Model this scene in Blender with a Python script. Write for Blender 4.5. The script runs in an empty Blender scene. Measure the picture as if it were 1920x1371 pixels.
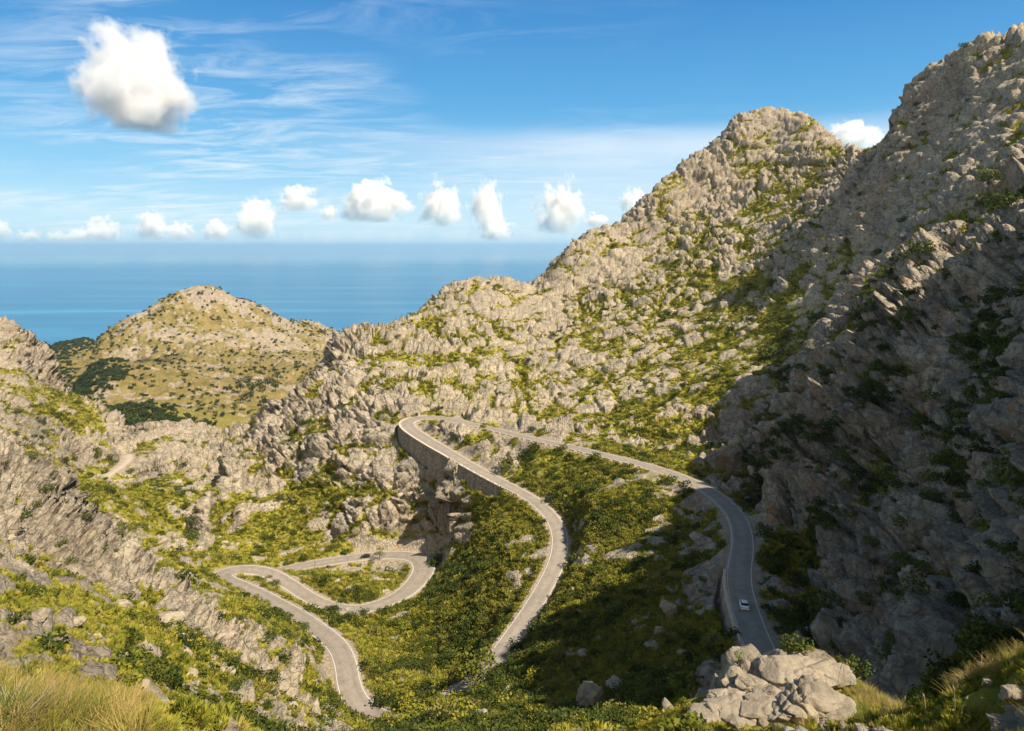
import bpy, bmesh, math, random
import numpy as np
from mathutils import Vector, Matrix
from mathutils.bvhtree import BVHTree
R = math.radians
rng = np.random.default_rng(7)
random.seed(7)
scene = bpy.context.scene
col = scene.collection

# ------------------------------------------------------------------ camera
FPX, W, H = 1280.0, 1920.0, 1371.0
PITCH = R(9.95)
cam_d = bpy.data.cameras.new('camera')
cam_d.sensor_width = 36.0
cam_d.lens = 36.0 * FPX / W
cam_d.clip_start = 0.5
cam_d.clip_end = 400000
cam = bpy.data.objects.new('camera', cam_d)
col.objects.link(cam)
cam.location = (0, 0, 0)
cam.rotation_euler = (R(90) - PITCH, 0, 0)
scene.camera = cam

# ------------------------------------------------------------------ light
SUN_EL, SUN_AZ = R(49), R(126)          # azimuth clockwise from +Y (view direction)
sun_dir = Vector((math.sin(SUN_AZ) * math.cos(SUN_EL), math.cos(SUN_AZ) * math.cos(SUN_EL), math.sin(SUN_EL)))
sd = bpy.data.lights.new('sun', 'SUN')
sd.energy = 5.0
sd.angle = R(0.5)
sd.color = (1.0, 0.865, 0.665)
sun = bpy.data.objects.new('sun', sd)
col.objects.link(sun)
sun.rotation_euler = sun_dir.to_track_quat('Z', 'Y').to_euler()

world = bpy.data.worlds.new('World')
scene.world = world
world.use_nodes = True
nt = world.node_tree
nt.nodes.clear()
wo = nt.nodes.new('ShaderNodeOutputWorld')
bg = nt.nodes.new('ShaderNodeBackground')
sky = nt.nodes.new('ShaderNodeTexSky')
sky.sky_type = 'NISHITA'
sky.sun_disc = False
sky.sun_elevation = SUN_EL
sky.sun_rotation = SUN_AZ
sky.air_density = 1.0
sky.dust_density = 0.6
sky.ozone_density = 2.5
sky.altitude = 500
bg.inputs['Strength'].default_value = 0.76
def wn(ty, **k):
    x = nt.nodes.new(ty)
    for a, b in k.items():
        if a.startswith('_'): setattr(x, a[1:], b)
        else: x.inputs[a].default_value = b
    return x
WL = nt.links.new
def wmath(op, a, b=0.0, clamp=False):
    x = nt.nodes.new('ShaderNodeMath'); x.operation = op; x.use_clamp = clamp
    for i, v in ((0, a), (1, b)):
        if hasattr(v, 'links'): WL(v, x.inputs[i])
        else: x.inputs[i].default_value = v
    return x.outputs[0]
def wramp(fac, stops):
    x = nt.nodes.new('ShaderNodeValToRGB'); e = x.color_ramp.elements
    while len(e) < len(stops): e.new(.5)
    for el, (p, c) in zip(e, stops): el.position = p; el.color = (*c, 1)
    WL(fac, x.inputs[0]); return x.outputs[0]
def wmix(f, a, b):
    x = nt.nodes.new('ShaderNodeMix'); x.data_type = 'RGBA'
    for i, v in ((0, f), (6, a), (7, b)):
        if hasattr(v, 'links'): WL(v, x.inputs[i])
        elif i == 0: x.inputs[0].default_value = v
        else: x.inputs[i].default_value = (*v, 1)
    return x.outputs[2]
tc = wn('ShaderNodeTexCoord')
sx = wn('ShaderNodeSeparateXYZ'); WL(tc.outputs['Generated'], sx.inputs[0])
z_ = sx.outputs[2]
grad = wramp(wmath('MULTIPLY', z_, 1.6, True), [(0.0, (.48, .72, .85)), (.06, (.46, .71, .85)), (.16, (.23, .54, .79)), (.30, (.085, .36, .68)), (.50, (.03, .22, .55)), (.66, (.025, .13, .30)), (.85, (.02, .075, .16))])
skyn = wn('ShaderNodeVectorMath', _operation='SCALE'); skyn.inputs['Scale'].default_value = 0.10
WL(sky.outputs[0], skyn.inputs[0])
skyc = wmix(.85, skyn.outputs[0], grad)
# thin cirrus: the direction is projected on a flat layer high above the ground
zc = wmath('MAXIMUM', z_, .02)
dv = wmath('DIVIDE', 1.0, wmath('ADD', zc, .10))
flat = wn('ShaderNodeVectorMath', _operation='SCALE')
WL(tc.outputs['Generated'], flat.inputs[0]); WL(dv, flat.inputs['Scale'])
def layer(scale, rot, stretch, detail, rough, dist, off):
    mp = wn('ShaderNodeMapping'); mp.inputs['Rotation'].default_value = (0, 0, R(rot))
    mp.inputs['Scale'].default_value = (stretch[0], stretch[1], .0); mp.inputs['Location'].default_value = off
    WL(flat.outputs[0], mp.inputs[0])
    n = wn('ShaderNodeTexNoise', Scale=scale, Detail=detail, Roughness=rough, Distortion=dist)
    WL(mp.outputs[0], n.inputs['Vector'])
    return n.outputs[0]
c1 = wramp(layer(1.5, 50, (1.0, 2.6), 9, .66, .9, (3.1, 1.4, 0)), [(.44, (0, 0, 0)), (.72, (1, 1, 1))])
c1m = wramp(layer(.55, 30, (1, 1), 3, .5, 0, (1.2, 7.4, 0)), [(.38, (0, 0, 0)), (.54, (1, 1, 1))])
veil = wramp(z_, [(0.0, (0, 0, 0)), (.035, (.28, .28, .28)), (.10, (.45, .45, .45)), (.135, (.62, .62, .62)), (.165, (0, 0, 0))])
azx = wmath('ADD', wmath('MULTIPLY', sx.outputs[0], 2.2), .72, True)
veiln = wmath('MULTIPLY', wmath('MULTIPLY', veil, azx), wmath('ADD', wmath('MULTIPLY', layer(.8, 5, (1, 2.5), 5, .55, .3, (8, 2, 0)), 1.1), .35, True))
lo = wmath('MULTIPLY', wmath('SUBTRACT', .62, z_, True), 1.5, True)
left = wmath('SUBTRACT', .75, wmath('MULTIPLY', sx.outputs[0], 2.4), True)
cm = wmath('MULTIPLY', wmath('MULTIPLY', wmath('MULTIPLY', c1, c1m), lo), left)
skyc = wmix(wmath('MULTIPLY', veiln, 1.0), skyc, (.78, .83, .88))
skyc = wmix(wmath('MULTIPLY', cm, .95), skyc, (.80, .84, .88))
# unseen pale cloud added behind the viewpoint to lift and neutralise the ambient light
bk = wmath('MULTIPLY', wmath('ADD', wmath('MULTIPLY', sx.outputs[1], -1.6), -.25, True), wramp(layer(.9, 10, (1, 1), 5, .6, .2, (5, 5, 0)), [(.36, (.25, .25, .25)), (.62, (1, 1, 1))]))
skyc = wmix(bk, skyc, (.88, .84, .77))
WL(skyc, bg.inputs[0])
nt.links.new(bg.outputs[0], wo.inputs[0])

scene.view_settings.view_transform = 'Standard'
scene.view_settings.look = 'None'
scene.view_settings.exposure = 0.70
scene.view_settings.gamma = 1.0
scene.cycles.use_denoising = True
scene.cycles.max_bounces = 14
scene.cycles.diffuse_bounces = 3
scene.cycles.volume_bounces = 14
scene.cycles.transparent_max_bounces = 8

# ------------------------------------------------------------------ helpers
SP, CP = math.sin(PITCH), math.cos(PITCH)

def ray(u, v):
    x, y = (u - W / 2) / FPX, (H / 2 - v) / FPX
    return Vector((x, CP + y * SP, -SP + y * CP))

def aq(u, v):
    d = ray(u, v)
    h = math.hypot(d.x, d.y)
    return math.atan2(d.x, d.y), d.z / h

def at_r(u, v, r):
    a, q = aq(u, v)
    return Vector((r * math.sin(a), r * math.cos(a), r * q))

def at_z(u, v, z):
    a, q = aq(u, v)
    return at_r(u, v, z / q)

def tag(o, label=None, cat=None, group=None, kind=None):
    if label: o['label'] = label
    if cat: o['category'] = cat
    if group: o['group'] = group
    if kind: o['kind'] = kind
    return o

def mesh_obj(name, verts, faces, mat=None, parent=None, smooth=False):
    me = bpy.data.meshes.new(name)
    me.from_pydata([tuple(v) for v in verts], [], faces)
    if mat: me.materials.append(mat)
    if smooth:
        me.polygons.foreach_set('use_smooth', [True] * len(me.polygons))
    me.update()
    o = bpy.data.objects.new(name, me)
    col.objects.link(o)
    if parent: o.parent = parent
    return o

def np_mesh(name, co, quads, smooth=True):
    me = bpy.data.meshes.new(name)
    nv, nf = len(co), len(quads)
    k = quads.shape[1] if nf else 4
    me.vertices.add(nv)
    me.vertices.foreach_set('co', np.ascontiguousarray(co, np.float32).ravel())
    if nf:
        me.loops.add(nf * k)
        me.loops.foreach_set('vertex_index', np.ascontiguousarray(quads, np.int32).ravel())
        me.polygons.add(nf)
        me.polygons.foreach_set('loop_start', np.arange(0, nf * k, k, dtype=np.int32))
        if smooth:
            me.polygons.foreach_set('use_smooth', np.ones(nf, bool))
    me.update(calc_edges=True)
    return me

def set_attr(me, name, vals):
    a = me.attributes.new(name, 'FLOAT', 'POINT')
    a.data.foreach_set('value', np.ascontiguousarray(vals, np.float32))

def fields(co, specs):
    """evaluate procedural noise fields at points (geometry nodes used as a calculator)"""
    me = np_mesh('calc', co, np.zeros((0, 4), int))
    ob = bpy.data.objects.new('calc', me)
    col.objects.link(ob)
    g = bpy.data.node_groups.new('calc', 'GeometryNodeTree')
    g.interface.new_socket('Geometry', in_out='INPUT', socket_type='NodeSocketGeometry')
    g.interface.new_socket('Geometry', in_out='OUTPUT', socket_type='NodeSocketGeometry')
    N, L = g.nodes, g.links
    gi, go = N.new('NodeGroupInput'), N.new('NodeGroupOutput')
    pos = N.new('GeometryNodeInputPosition')
    last = gi.outputs[0]
    for nm, s in specs.items():
        m = N.new('ShaderNodeVectorMath'); m.operation = 'MULTIPLY'
        st = s.get('stretch', (1, 1, 1))
        m.inputs[1].default_value = tuple(x / s['size'] for x in st)
        rt = N.new('ShaderNodeVectorRotate'); rt.rotation_type = 'EULER_XYZ'
        rt.inputs['Rotation'].default_value = s.get('rot', (0, 0, 0))
        L.new(pos.outputs[0], rt.inputs['Vector'])
        L.new(rt.outputs[0], m.inputs[0])
        vec = m.outputs[0]
        if s.get('warp'):
            wn = N.new('ShaderNodeTexNoise'); wn.inputs['Scale'].default_value = s.get('wscale', 0.7)
            wn.inputs['Detail'].default_value = 3
            L.new(vec, wn.inputs['Vector'])
            sub = N.new('ShaderNodeVectorMath'); sub.operation = 'SUBTRACT'
            sub.inputs[1].default_value = (.5, .5, .5)
            L.new(wn.outputs['Color'], sub.inputs[0])
            sc = N.new('ShaderNodeVectorMath'); sc.operation = 'SCALE'
            sc.inputs['Scale'].default_value = s['warp']
            L.new(sub.outputs[0], sc.inputs[0])
            ad = N.new('ShaderNodeVectorMath'); ad.operation = 'ADD'
            L.new(vec, ad.inputs[0]); L.new(sc.outputs[0], ad.inputs[1])
            vec = ad.outputs[0]
        if s.get('off'):
            ad = N.new('ShaderNodeVectorMath'); ad.operation = 'ADD'
            L.new(vec, ad.inputs[0]); ad.inputs[1].default_value = s['off']
            vec = ad.outputs[0]
        t = s['t']
        if t == 'noise':
            n = N.new('ShaderNodeTexNoise')
            n.noise_type = s.get('kind', 'FBM')
            n.normalize = s.get('norm', True)
            n.inputs['Scale'].default_value = 1
            n.inputs['Detail'].default_value = s.get('detail', 4)
            n.inputs['Roughness'].default_value = s.get('rough', .5)
            L.new(vec, n.inputs['Vector'])
            out = n.outputs[0]
        else:
            n = N.new('ShaderNodeTexVoronoi')
            n.feature = {'edge': 'DISTANCE_TO_EDGE', 'cell': 'F1', 'f1': 'F1', 'f2': 'F2'}[t]
            n.inputs['Scale'].default_value = 1
            n.inputs['Randomness'].default_value = s.get('rand', 1.0)
            L.new(vec, n.inputs['Vector'])
            out = n.outputs['Distance']
            if t == 'cell' and s.get('tilt'):
                # a random tilted plane inside every cell: angular faces
                df = N.new('ShaderNodeVectorMath'); df.operation = 'SUBTRACT'
                L.new(vec, df.inputs[0]); L.new(n.outputs['Position'], df.inputs[1])
                cc = N.new('ShaderNodeVectorMath'); cc.operation = 'SUBTRACT'; cc.inputs[1].default_value = (.5, .5, .5)
                L.new(n.outputs['Color'], cc.inputs[0])
                dt = N.new('ShaderNodeVectorMath'); dt.operation = 'DOT_PRODUCT'
                L.new(df.outputs[0], dt.inputs[0]); L.new(cc.outputs[0], dt.inputs[1])
                out = dt.outputs['Value']
            elif t == 'cell':
                sep = N.new('ShaderNodeSeparateXYZ')
                L.new(n.outputs['Color'], sep.inputs[0])
                out = sep.outputs[0]
        sa = N.new('GeometryNodeStoreNamedAttribute')
        sa.data_type = 'FLOAT'; sa.domain = 'POINT'
        sa.inputs['Name'].default_value = nm
        L.new(last, sa.inputs[0])
        L.new(out, sa.inputs['Value'])
        last = sa.outputs[0]
    L.new(last, go.inputs[0])
    md = ob.modifiers.new('c', 'NODES'); md.node_group = g
    dg = bpy.context.evaluated_depsgraph_get()
    ev = ob.evaluated_get(dg)
    res = {}
    for nm in specs:
        a = np.empty(len(co), np.float32)
        ev.data.attributes[nm].data.foreach_get('value', a)
        res[nm] = a
    bpy.data.objects.remove(ob)
    bpy.data.node_groups.remove(g)
    bpy.data.meshes.remove(me)
    return res

def sstep(a, b, x):
    t = np.clip((x - a) / (b - a), 0, 1)
    return t * t * (3 - 2 * t)

# ------------------------------------------------------------------ the road: pixels + heights -> world
def catmull(P, step):
    P = [np.array(p, float) for p in P]
    P = [2 * P[0] - P[1]] + P + [2 * P[-1] - P[-2]]
    out = []
    for i in range(1, len(P) - 2):
        p0, p1, p2, p3 = P[i - 1:i + 3]
        n = max(2, int(np.linalg.norm(p2 - p1) / step))
        for k in range(n):
            t = k / n
            out.append(0.5 * ((2 * p1) + (-p0 + p2) * t + (2 * p0 - 5 * p1 + 4 * p2 - p3) * t * t + (-p0 + 3 * p1 - 3 * p2 + p3) * t ** 3))
    out.append(P[-2])
    out = np.array(out)
    for _ in range(3):
        out[1:-1] = .25 * out[:-2] + .5 * out[1:-1] + .25 * out[2:]
    return out

# (u, v, z) of the centre line; z interpolated along the list where None
ROAD_UP = [(1500, 1371, -69), (1460, 1290, None), (1432, 1232, None), (1412, 1185, None), (1397, 1140, -75), (1387, 1100, None), (1387, 1062, None), (1392, 1030, None),
    (1391, 1000, None), (1381, 970, None), (1360, 945, None), (1334, 924, None), (1300, 905, None), (1260, 889, None), (1210, 873, None),
    (1150, 858, None), (1080, 841, None), (1020, 828, None), (960, 814, None), (900, 799, None), (850, 788, None), (815, 783, None), (785, 784, None),
    (765, 791, -89.5), (768, 802, None), (785, 815, None), (812, 832, None), (840, 848, None), (870, 866, None), (905, 886, None), (945, 907, None),
    (985, 928, None), (1016, 950, None), (1038, 975, None), (1049, 1003, None), (1049, 1033, -101), (1040, 1064, None), (1022, 1100, None), (998, 1140, None),
    (972, 1178, None), (947, 1213, None), (922, 1248, -112), (890, 1280, None), (850, 1305, -117), (800, 1335, None), (745, 1350, None), (695, 1338, -124),
    (664, 1308, None), (653, 1275, None), (648, 1245, None), (634, 1213, None), (606, 1187, None), (568, 1160, None), (530, 1138, None), (492, 1117, None),
    (455, 1100, None), (428, 1090, None), (414, 1079, -130), (432, 1071, None), (470, 1068, None), (508, 1076, None), (545, 1097, None), (582, 1121, None), (622, 1137, None),
    (670, 1143, -133.5), (718, 1132, None), (758, 1112, None), (785, 1086, None), (795, 1064, -136), (782, 1047, None), (750, 1041, None), (700, 1042, None),
    (650, 1048, None), (600, 1056, None), (550, 1065, None), (505, 1077, -141)]
ROAD_FAR = [(120, 950, -154), (155, 922, None), (180, 905, None), (205, 888, None), (228, 872, None), (240, 860, None), (238, 853, -149)]

def road_line(L, step=1.5):
    zs = [(i, p[2]) for i, p in enumerate(L) if p[2] is not None]
    # interpolate z by approximate path length
    pts = []
    zi = np.interp(range(len(L)), [a for a, _ in zs], [b for _, b in zs])
    for _ in range(4):
        pts = np.array([at_z(p[0], p[1], z) for p, z in zip(L, zi)])
        s = np.concatenate([[0], np.cumsum(np.linalg.norm(np.diff(pts[:, :2], axis=0), axis=1))])
        zi = np.interp(s, [s[a] for a, _ in zs], [b for _, b in zs])
    pts = np.array([at_z(p[0], p[1], z) for p, z in zip(L, zi)])
    return catmull(pts, step), pts

road_c, road_k = road_line(ROAD_UP)
far_c, far_k = road_line(ROAD_FAR, 2.5)
def project(p):
    x, y, z = p[0], p[1], p[2]
    d = y * CP - z * SP
    return W / 2 + FPX * x / d, H / 2 - FPX * (y * SP + z * CP) / d
_uv = np.array([project(p) for p in road_c])
def road_idx(u, v):
    return int(np.argmin((_uv[:, 0] - u) ** 2 + (_uv[:, 1] - v) ** 2))
# the carriageway widens in the bends
_wk = [((1432, 1232), 1.0), ((900, 799), 1.0), ((775, 784), 1.35), ((812, 832), 1.25), ((905, 886), 1.0), ((922, 1248), 1.0), ((695, 1338), 1.2), ((606, 1187), 1.2), ((455, 1100), 1.15), ((414, 1079), 1.45),
       ((508, 1076), 1.25), ((622, 1137), 1.05), ((718, 1132), 1.2), ((785, 1086), 1.6), ((795, 1064), 1.75), ((750, 1041), 1.45), ((650, 1048), 1.3), ((505, 1077), 1.3)]
WM = np.interp(np.arange(len(road_c)), [road_idx(*a) for a, _ in _wk], [b for _, b in _wk])
for _ in range(12): WM[1:-1] = .25 * WM[:-2] + .5 * WM[1:-1] + .25 * WM[2:]
ROADS = [(road_c, 2.9), (far_c, 3.6)]

# ------------------------------------------------------------------ terrain control points: (u, v, range, vegetation 0..1)
CP_ = [
 # foreground left
 (20,1371,8,.9),(120,1371,11,.9),(0,1258,14,.8),(80,1300,15,.6),(150,1338,16,.6),(210,1372,16.5,.6),(0,1320,11,.9),
 # left slope below
 (0,1190,62,.6),(100,1200,75,.62),(200,1250,80,.66),(300,1340,85,.66),(400,1371,92,.5),(500,1371,105,.45),(600,1371,125,.5),(650,1371,138,.5),
 (0,1100,110,.58),(150,1120,130,.68),(300,1200,125,.72),(450,1250,140,.62),(550,1300,150,.5),(600,1240,178,.5),(500,1190,188,.7),
 (0,1000,160,.12),(100,1050,160,.15),(100,980,200,.1),(0,920,240,.1),(80,930,250,.1),(180,1040,212,.12),(260,1100,190,.2),(350,1110,212,.75),(440,1150,200,.8),(330,1060,256,.75),
 # silhouette of the near left rocks
 (-120,800,340,.1),(0,845,325,.1),(80,888,305,.1),(150,930,285,.1),(190,990,262,.15),(240,1045,245,.2),
 # valley behind
 (250,950,395,.8),(330,930,425,.8),(200,915,455,.7),(300,900,485,.8),(330,860,530,.35),(330,1010,335,.35),(270,1000,350,.6),(300,1045,290,.4),(370,1050,277,.3),
 (330,820,575,.1),(200,808,585,.1),(280,790,610,.1),(370,792,612,.1),(450,802,595,.15),(490,780,585,.2),(250,850,550,.2),(120,870,500,.25),
 (180,836,560,.1),(140,812,565,.12),(100,803,575,.15),(150,782,655,1),(176,802,650,1),(168,768,770,1),(192,762,880,1),(50,760,620,.2),(0,740,620,.2),
 (-150,590,780,.3),(0,612,760,.35),(50,627,750,.3),(85,650,740,.1),(105,690,720,.1),(130,735,705,.1),(160,752,690,.1),
 (0,680,690,.1),(60,700,690,.1),(50,800,530,.2),(0,800,485,.15),(60,850,430,.2),(-100,800,430,.2),
 # far valley and headland
 (190,780,1050,1),(235,765,1150,.9),(300,765,1250,.55),(400,775,1150,.7),(500,745,1350,.6),(205,725,1500,1),(300,735,1500,.5),(165,695,1750,1),(120,670,2200,1),
 (150,685,2250,.5),(185,640,2450,.35),(230,613,2500,.3),(280,580,2550,.3),(330,555,2600,.5),(400,540,2600,.4),(440,562,2600,.25),(480,570,2650,.25),(530,600,2700,.25),(560,605,2850,.2),(592,600,2900,.2),(625,628,2900,.2),
 (240,690,2200,.3),(300,650,2250,.3),(400,620,2350,.45),(500,620,2400,.35),(400,680,2000,.6),(300,700,1900,.5),(500,690,1900,.6),(560,650,2350,.4),(600,700,1900,.6),(570,745,1600,.7),
 (95,650,2900,1),(130,636,2950,1),(160,643,2900,1),
 # ridge silhouette
 (640,634,520,.15),(612,662,500,.15),(590,700,480,.15),(560,722,468,.15),(528,750,455,.15),(508,785,445,.15),(470,815,430,.2),(432,850,410,.15),(402,888,395,.15),(377,938,372,.15),(357,985,350,.2),
 (690,612,540,.15),(740,603,560,.15),(800,568,580,.2),(845,530,600,.1),(880,513,610,.1),(920,520,620,.1),(960,520,630,.1),(1000,522,640,.1),(1022,505,645,.1),(1060,463,660,.1),(1110,430,680,.1),(1160,412,690,.1),(1200,378,710,.1),(1240,338,730,.1),(1300,288,750,.1),(1350,252,765,.1),(1390,213,780,.1),(1450,203,790,.1),(1510,210,780,.1),(1560,252,760,.15),(1597,283,740,.2),
 (1618,283,560,.1),(1665,248,520,.05),(1680,190,510,.05),(1702,158,505,.05),(1760,108,500,.05),(1830,78,495,.05),(1920,64,490,.05),(2000,58,480,.1),(2150,30,470,.1),
 # main slope
 (650,700,440,.2),(700,680,450,.25),(620,760,405,.1),(700,760,378,.2),(760,758,358,.15),(680,800,362,.15),
 (800,700,430,.3),(800,640,520,.4),(900,620,530,.4),(900,700,445,.3),(900,765,380,.35),(1000,570,600,.2),(1000,650,505,.3),(1000,750,410,.35),(1000,802,365,.35),
 (1100,520,630,.2),(1100,600,545,.2),(1100,700,440,.25),(1100,800,355,.45),(1200,450,680,.3),(1200,550,580,.4),(1200,650,480,.45),(1200,750,390,.5),(1200,830,320,.55),
 (1300,350,740,.15),(1300,450,660,.3),(1300,550,560,.5),(1300,650,460,.5),(1300,750,370,.6),(1300,850,290,.65),
 (1400,300,755,.15),(1400,400,680,.5),(1400,500,580,.45),(1400,600,470,.55),(1400,700,380,.65),(1400,800,305,.6),(1370,870,255,.5),
 (1450,260,780,.15),(1480,330,725,.35),(1500,420,600,.25),(1500,500,520,.3),(1480,620,430,.7),(1520,560,440,.65),(1550,400,560,.15),(1600,450,470,.2),(1640,330,540,.15),
 (1700,300,480,.12),(1700,400,430,.15),(1750,200,490,.05),(1800,300,430,.15),(1800,400,370,.2),(1880,150,465,.05),(1880,300,390,.12),(1900,400,320,.2),(1650,480,400,.3),
 # shaded cliff: edge and face
 (1600,515,385,.1),(1558,562,365,.1),(1527,610,340,.1),(1500,660,315,.1),(1472,720,288,.1),(1452,790,258,.1),(1430,840,232,.1),(1405,890,222,.15),
 (1600,600,315,.1),(1600,700,270,.15),(1550,700,282,.15),(1520,800,238,.1),(1550,900,205,.15),(1480,900,215,.15),(1440,950,200,.3),(1500,1000,178,.2),(1450,1050,172,.4),(1500,1100,150,.25),(1485,1180,134,.3),(1560,1200,117,.3),
 (1600,800,218,.15),(1600,1000,165,.1),(1600,1100,140,.15),(1700,540,300,.1),(1700,620,258,.15),(1700,690,235,.5),(1760,690,205,.6),(1700,800,195,.15),(1700,900,168,.1),(1700,1000,145,.1),(1700,1100,122,.15),(1700,1200,98,.3),(1640,1260,92,.5),
 (1800,480,290,.25),(1800,600,225,.1),(1840,680,180,.6),(1800,760,168,.1),(1800,900,140,.1),(1800,1000,120,.1),(1800,1100,103,.15),(1800,1200,84,.3),
 (1900,500,240,.3),(1900,620,180,.15),(1900,700,142,.1),(1900,800,125,.1),(1900,900,108,.1),(1900,1000,94,.1),(1900,1100,80,.2),(1900,1190,68,.25),
 (2080,1100,58,.2),(2080,900,80,.15),(2080,700,110,.1),(2080,400,260,.15),(2080,200,400,.1),
 # inner valley
 (1200,1000,203,.9),(1100,950,224,.9),(1200,925,222,.85),(1050,890,262,.7),(960,860,288,.55),(1150,1050,190,.9),(1250,1050,178,.9),(1300,1000,190,.8),(1100,1150,168,.9),(1200,1150,157,.85),(1300,1150,145,.75),
 (1330,960,212,.4),(1360,1100,157,.6),
 (1000,1250,152,.9),(1100,1250,142,.9),(1200,1250,130,.85),(1300,1250,112,.8),(1350,1240,106,.8),(1100,1320,120,.85),(1000,1320,130,.9),(1200,1320,98,.85),
 (850,1200,205,1),(850,1250,188,1),(780,1200,215,1),(700,1200,222,.95),(730,1270,185,.95),(900,1130,211,1),(900,1050,239,.95),(950,980,245,.9),(870,1010,268,.8),(950,1090,213,.95),(990,1040,218,.9),
 (885,950,272,.4),(690,1090,256,.9),(740,1075,268,.9),(600,1085,262,.9),
 # rock spur under the hairpin
 (850,890,289,.1),(800,950,300,.1),(760,1000,299,.2),(700,900,318,.3),(640,850,345,.2),(640,950,328,.4),(600,1010,318,.5),(550,950,339,.35),(500,900,375,.2),(500,1000,331,.45),(450,950,347,.25),(420,1010,324,.3),(460,1035,313,.6),(560,1030,312,.7),(720,860,332,.2),(750,848,330,.2),
 # foreground right
 (1290,1371,18,.5),(1290,1310,22,.4),(1360,1265,25,.1),(1440,1232,27,.05),(1520,1225,28,.05),(1590,1262,27,.3),(1640,1320,26,.8),(1700,1350,24,.9),(1500,1340,21,.1),(1580,1371,18,.3),(1400,1340,21,.2),
 (1860,1262,16,.7),(1920,1240,15,.9),(1830,1300,15.5,.5),(1920,1330,11,.4),(1850,1371,12,.4),(1750,1375,20,.9),(2050,1230,13,.8),
 # bottom edge centre
 (720,1358,152,1),(800,1355,128,1),(900,1358,110,1),(1000,1371,85,1),(1100,1371,75,.95),(1200,1371,50,.9),(820,1385,95,1),(700,1390,110,.9)]
# points nobody sees: (azimuth deg, range, z)
HID = [(a, r, z) for a in (-48, -36, -24, -12, 0, 12, 24, 36, 48) for r, z in ((3, -2.9), (5.5, -4.9))]
HID += [(a, r, -.86 * r) for a in (-14, -6, 2, 10) for r in (10, 18, 30)] + [(-30, 24, -20), (-24, 30, -25), (-38, 28, -19), (-20, 50, -41), (-14, 60, -50)]
HID += [(24, 42, -35), (20, 45, -38), (30, 40, -34), (16, 36, -31), (35, 30, -26), (38, 26, -21), (36, 50, -34), (28, 65, -48), (22, 80, -58)]
HID += [(-20, 820, -255), (-25, 830, -255), (-30, 850, -250), (-15, 700, -230), (-15, 900, -290), (-36, 1000, -260), (-46, 1000, -200), (-12, 1000, -330)]
HID += [(-19, 3050, -440), (-24, 3050, -440), (-15, 3150, -440), (-12, 3200, -430), (-30, 2700, -560), (-36, 1700, -500), (-45, 1800, -500), (-40, 2500, -570)]
HID += [(a, 3700, -600) for a in range(-50, 60, 10)] + [(a, 4600, -640) for a in range(-50, 60, 10)]
HID += [(-28, 3300, -590), (-8, 900, -340), (-8, 1800, -430), (-8, 2900, -420), (0, 800, -200), (0, 1500, -450), (0, 2700, -560), (8, 900, -170), (8, 1800, -450), (16, 1000, -60), (18, 1800, -350), (25, 900, 20), (30, 800, 60), (30, 1500, -200), (40, 700, 150), (40, 1500, -100), (55, 700, 200), (55, 1500, 0), (50, 2500, -400), (25, 2500, -450), (10, 2500, -560)]
HID += [(50, 60, -22), (50, 120, 25), (50, 190, 62), (50, 260, 95), (50, 450, 170), (60, 60, -15), (60, 250, 80), (60, 500, 120), (-50, 60, -30), (-50, 160, -40), (-50, 300, -60), (-50, 600, -80), (-48, 25, -17)]  # unseen heights on the right are shaped to cast the valley shadow
SIL = {(80,888),(150,930),(190,990),(240,1045),(0,845),(200,808),(280,790),(370,792),(450,802),(180,836),(140,812),(50,625),(85,650),(105,690),(130,735),(0,610),(-150,590),(640,634),(612,662),(590,700),(560,722),(528,750),(508,785),(470,815),(432,850),(402,888),(377,938),(357,985),
  (1600,515),(1558,562),(1527,610),(1500,660),(1472,720),(1452,790),(1430,840),(1405,890),(690,612),(740,603),(800,568),(845,530),(880,513),(920,520),(960,520),(1000,522),(1022,505),(1060,463),(1110,430),(1160,412),(1200,378),(1240,338),(1300,288),(1350,252),(1390,213),(1450,203),(1510,210),(1560,252),
  (1618,283),(1665,248),(1680,190),(1702,158),(1760,108),(1830,78),(1920,64)}
FG = {(0,1258),(80,1300),(150,1338),(210,1372),(1360,1265),(1440,1232),(1520,1225),(1590,1262),(1640,1320),(1860,1262),(1920,1240),(1700,1350)}
X, Q, V = [], [], []
for u, v, r, g in CP_:
    a, q = aq(u, v)
    X.append((a, math.log(r))); Q.append(q); V.append(g)
    if (u, v) in SIL:
        X.append((a, math.log(r * 1.09))); Q.append(q - 0.035); V.append(g)
    if (u, v) in FG:
        X.append((a, math.log(r * 1.3))); Q.append(q - 0.13); V.append(g)
nV = len(X)
for a, r, z in HID:
    X.append((R(a), math.log(r))); Q.append(z / r)
for L in (road_c[::9], far_c[::6]):
    for p in L:
        r = math.hypot(p[0], p[1])
        X.append((math.atan2(p[0], p[1]), math.log(r))); Q.append(p[2] / r)
X = np.array(X); Q = np.array(Q); V = np.array(V)

def rbf_fit(X, y, c, lam):
    d = np.sqrt(((X[:, None] - X[None]) ** 2).sum(-1) + c * c)
    n = len(X)
    P = np.c_[np.ones(n), X]
    A = np.zeros((n + 3, n + 3))
    A[:n, :n] = -d + np.eye(n) * lam
    A[:n, n:] = P; A[n:, :n] = P.T
    return X, c, np.linalg.solve(A, np.r_[y, 0, 0, 0])

def rbf_eval(m, Z):
    X, c, w = m
    out = np.empty(len(Z))
    for i in range(0, len(Z), 40000):
        z = Z[i:i + 40000]
        d = np.sqrt(((z[:, None] - X[None]) ** 2).sum(-1) + c * c)
        out[i:i + 40000] = -d @ w[:len(X)] + w[len(X)] + z @ w[len(X) + 1:]
    return out

mq = rbf_fit(X, Q, 0.02, 0.0015)
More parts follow.
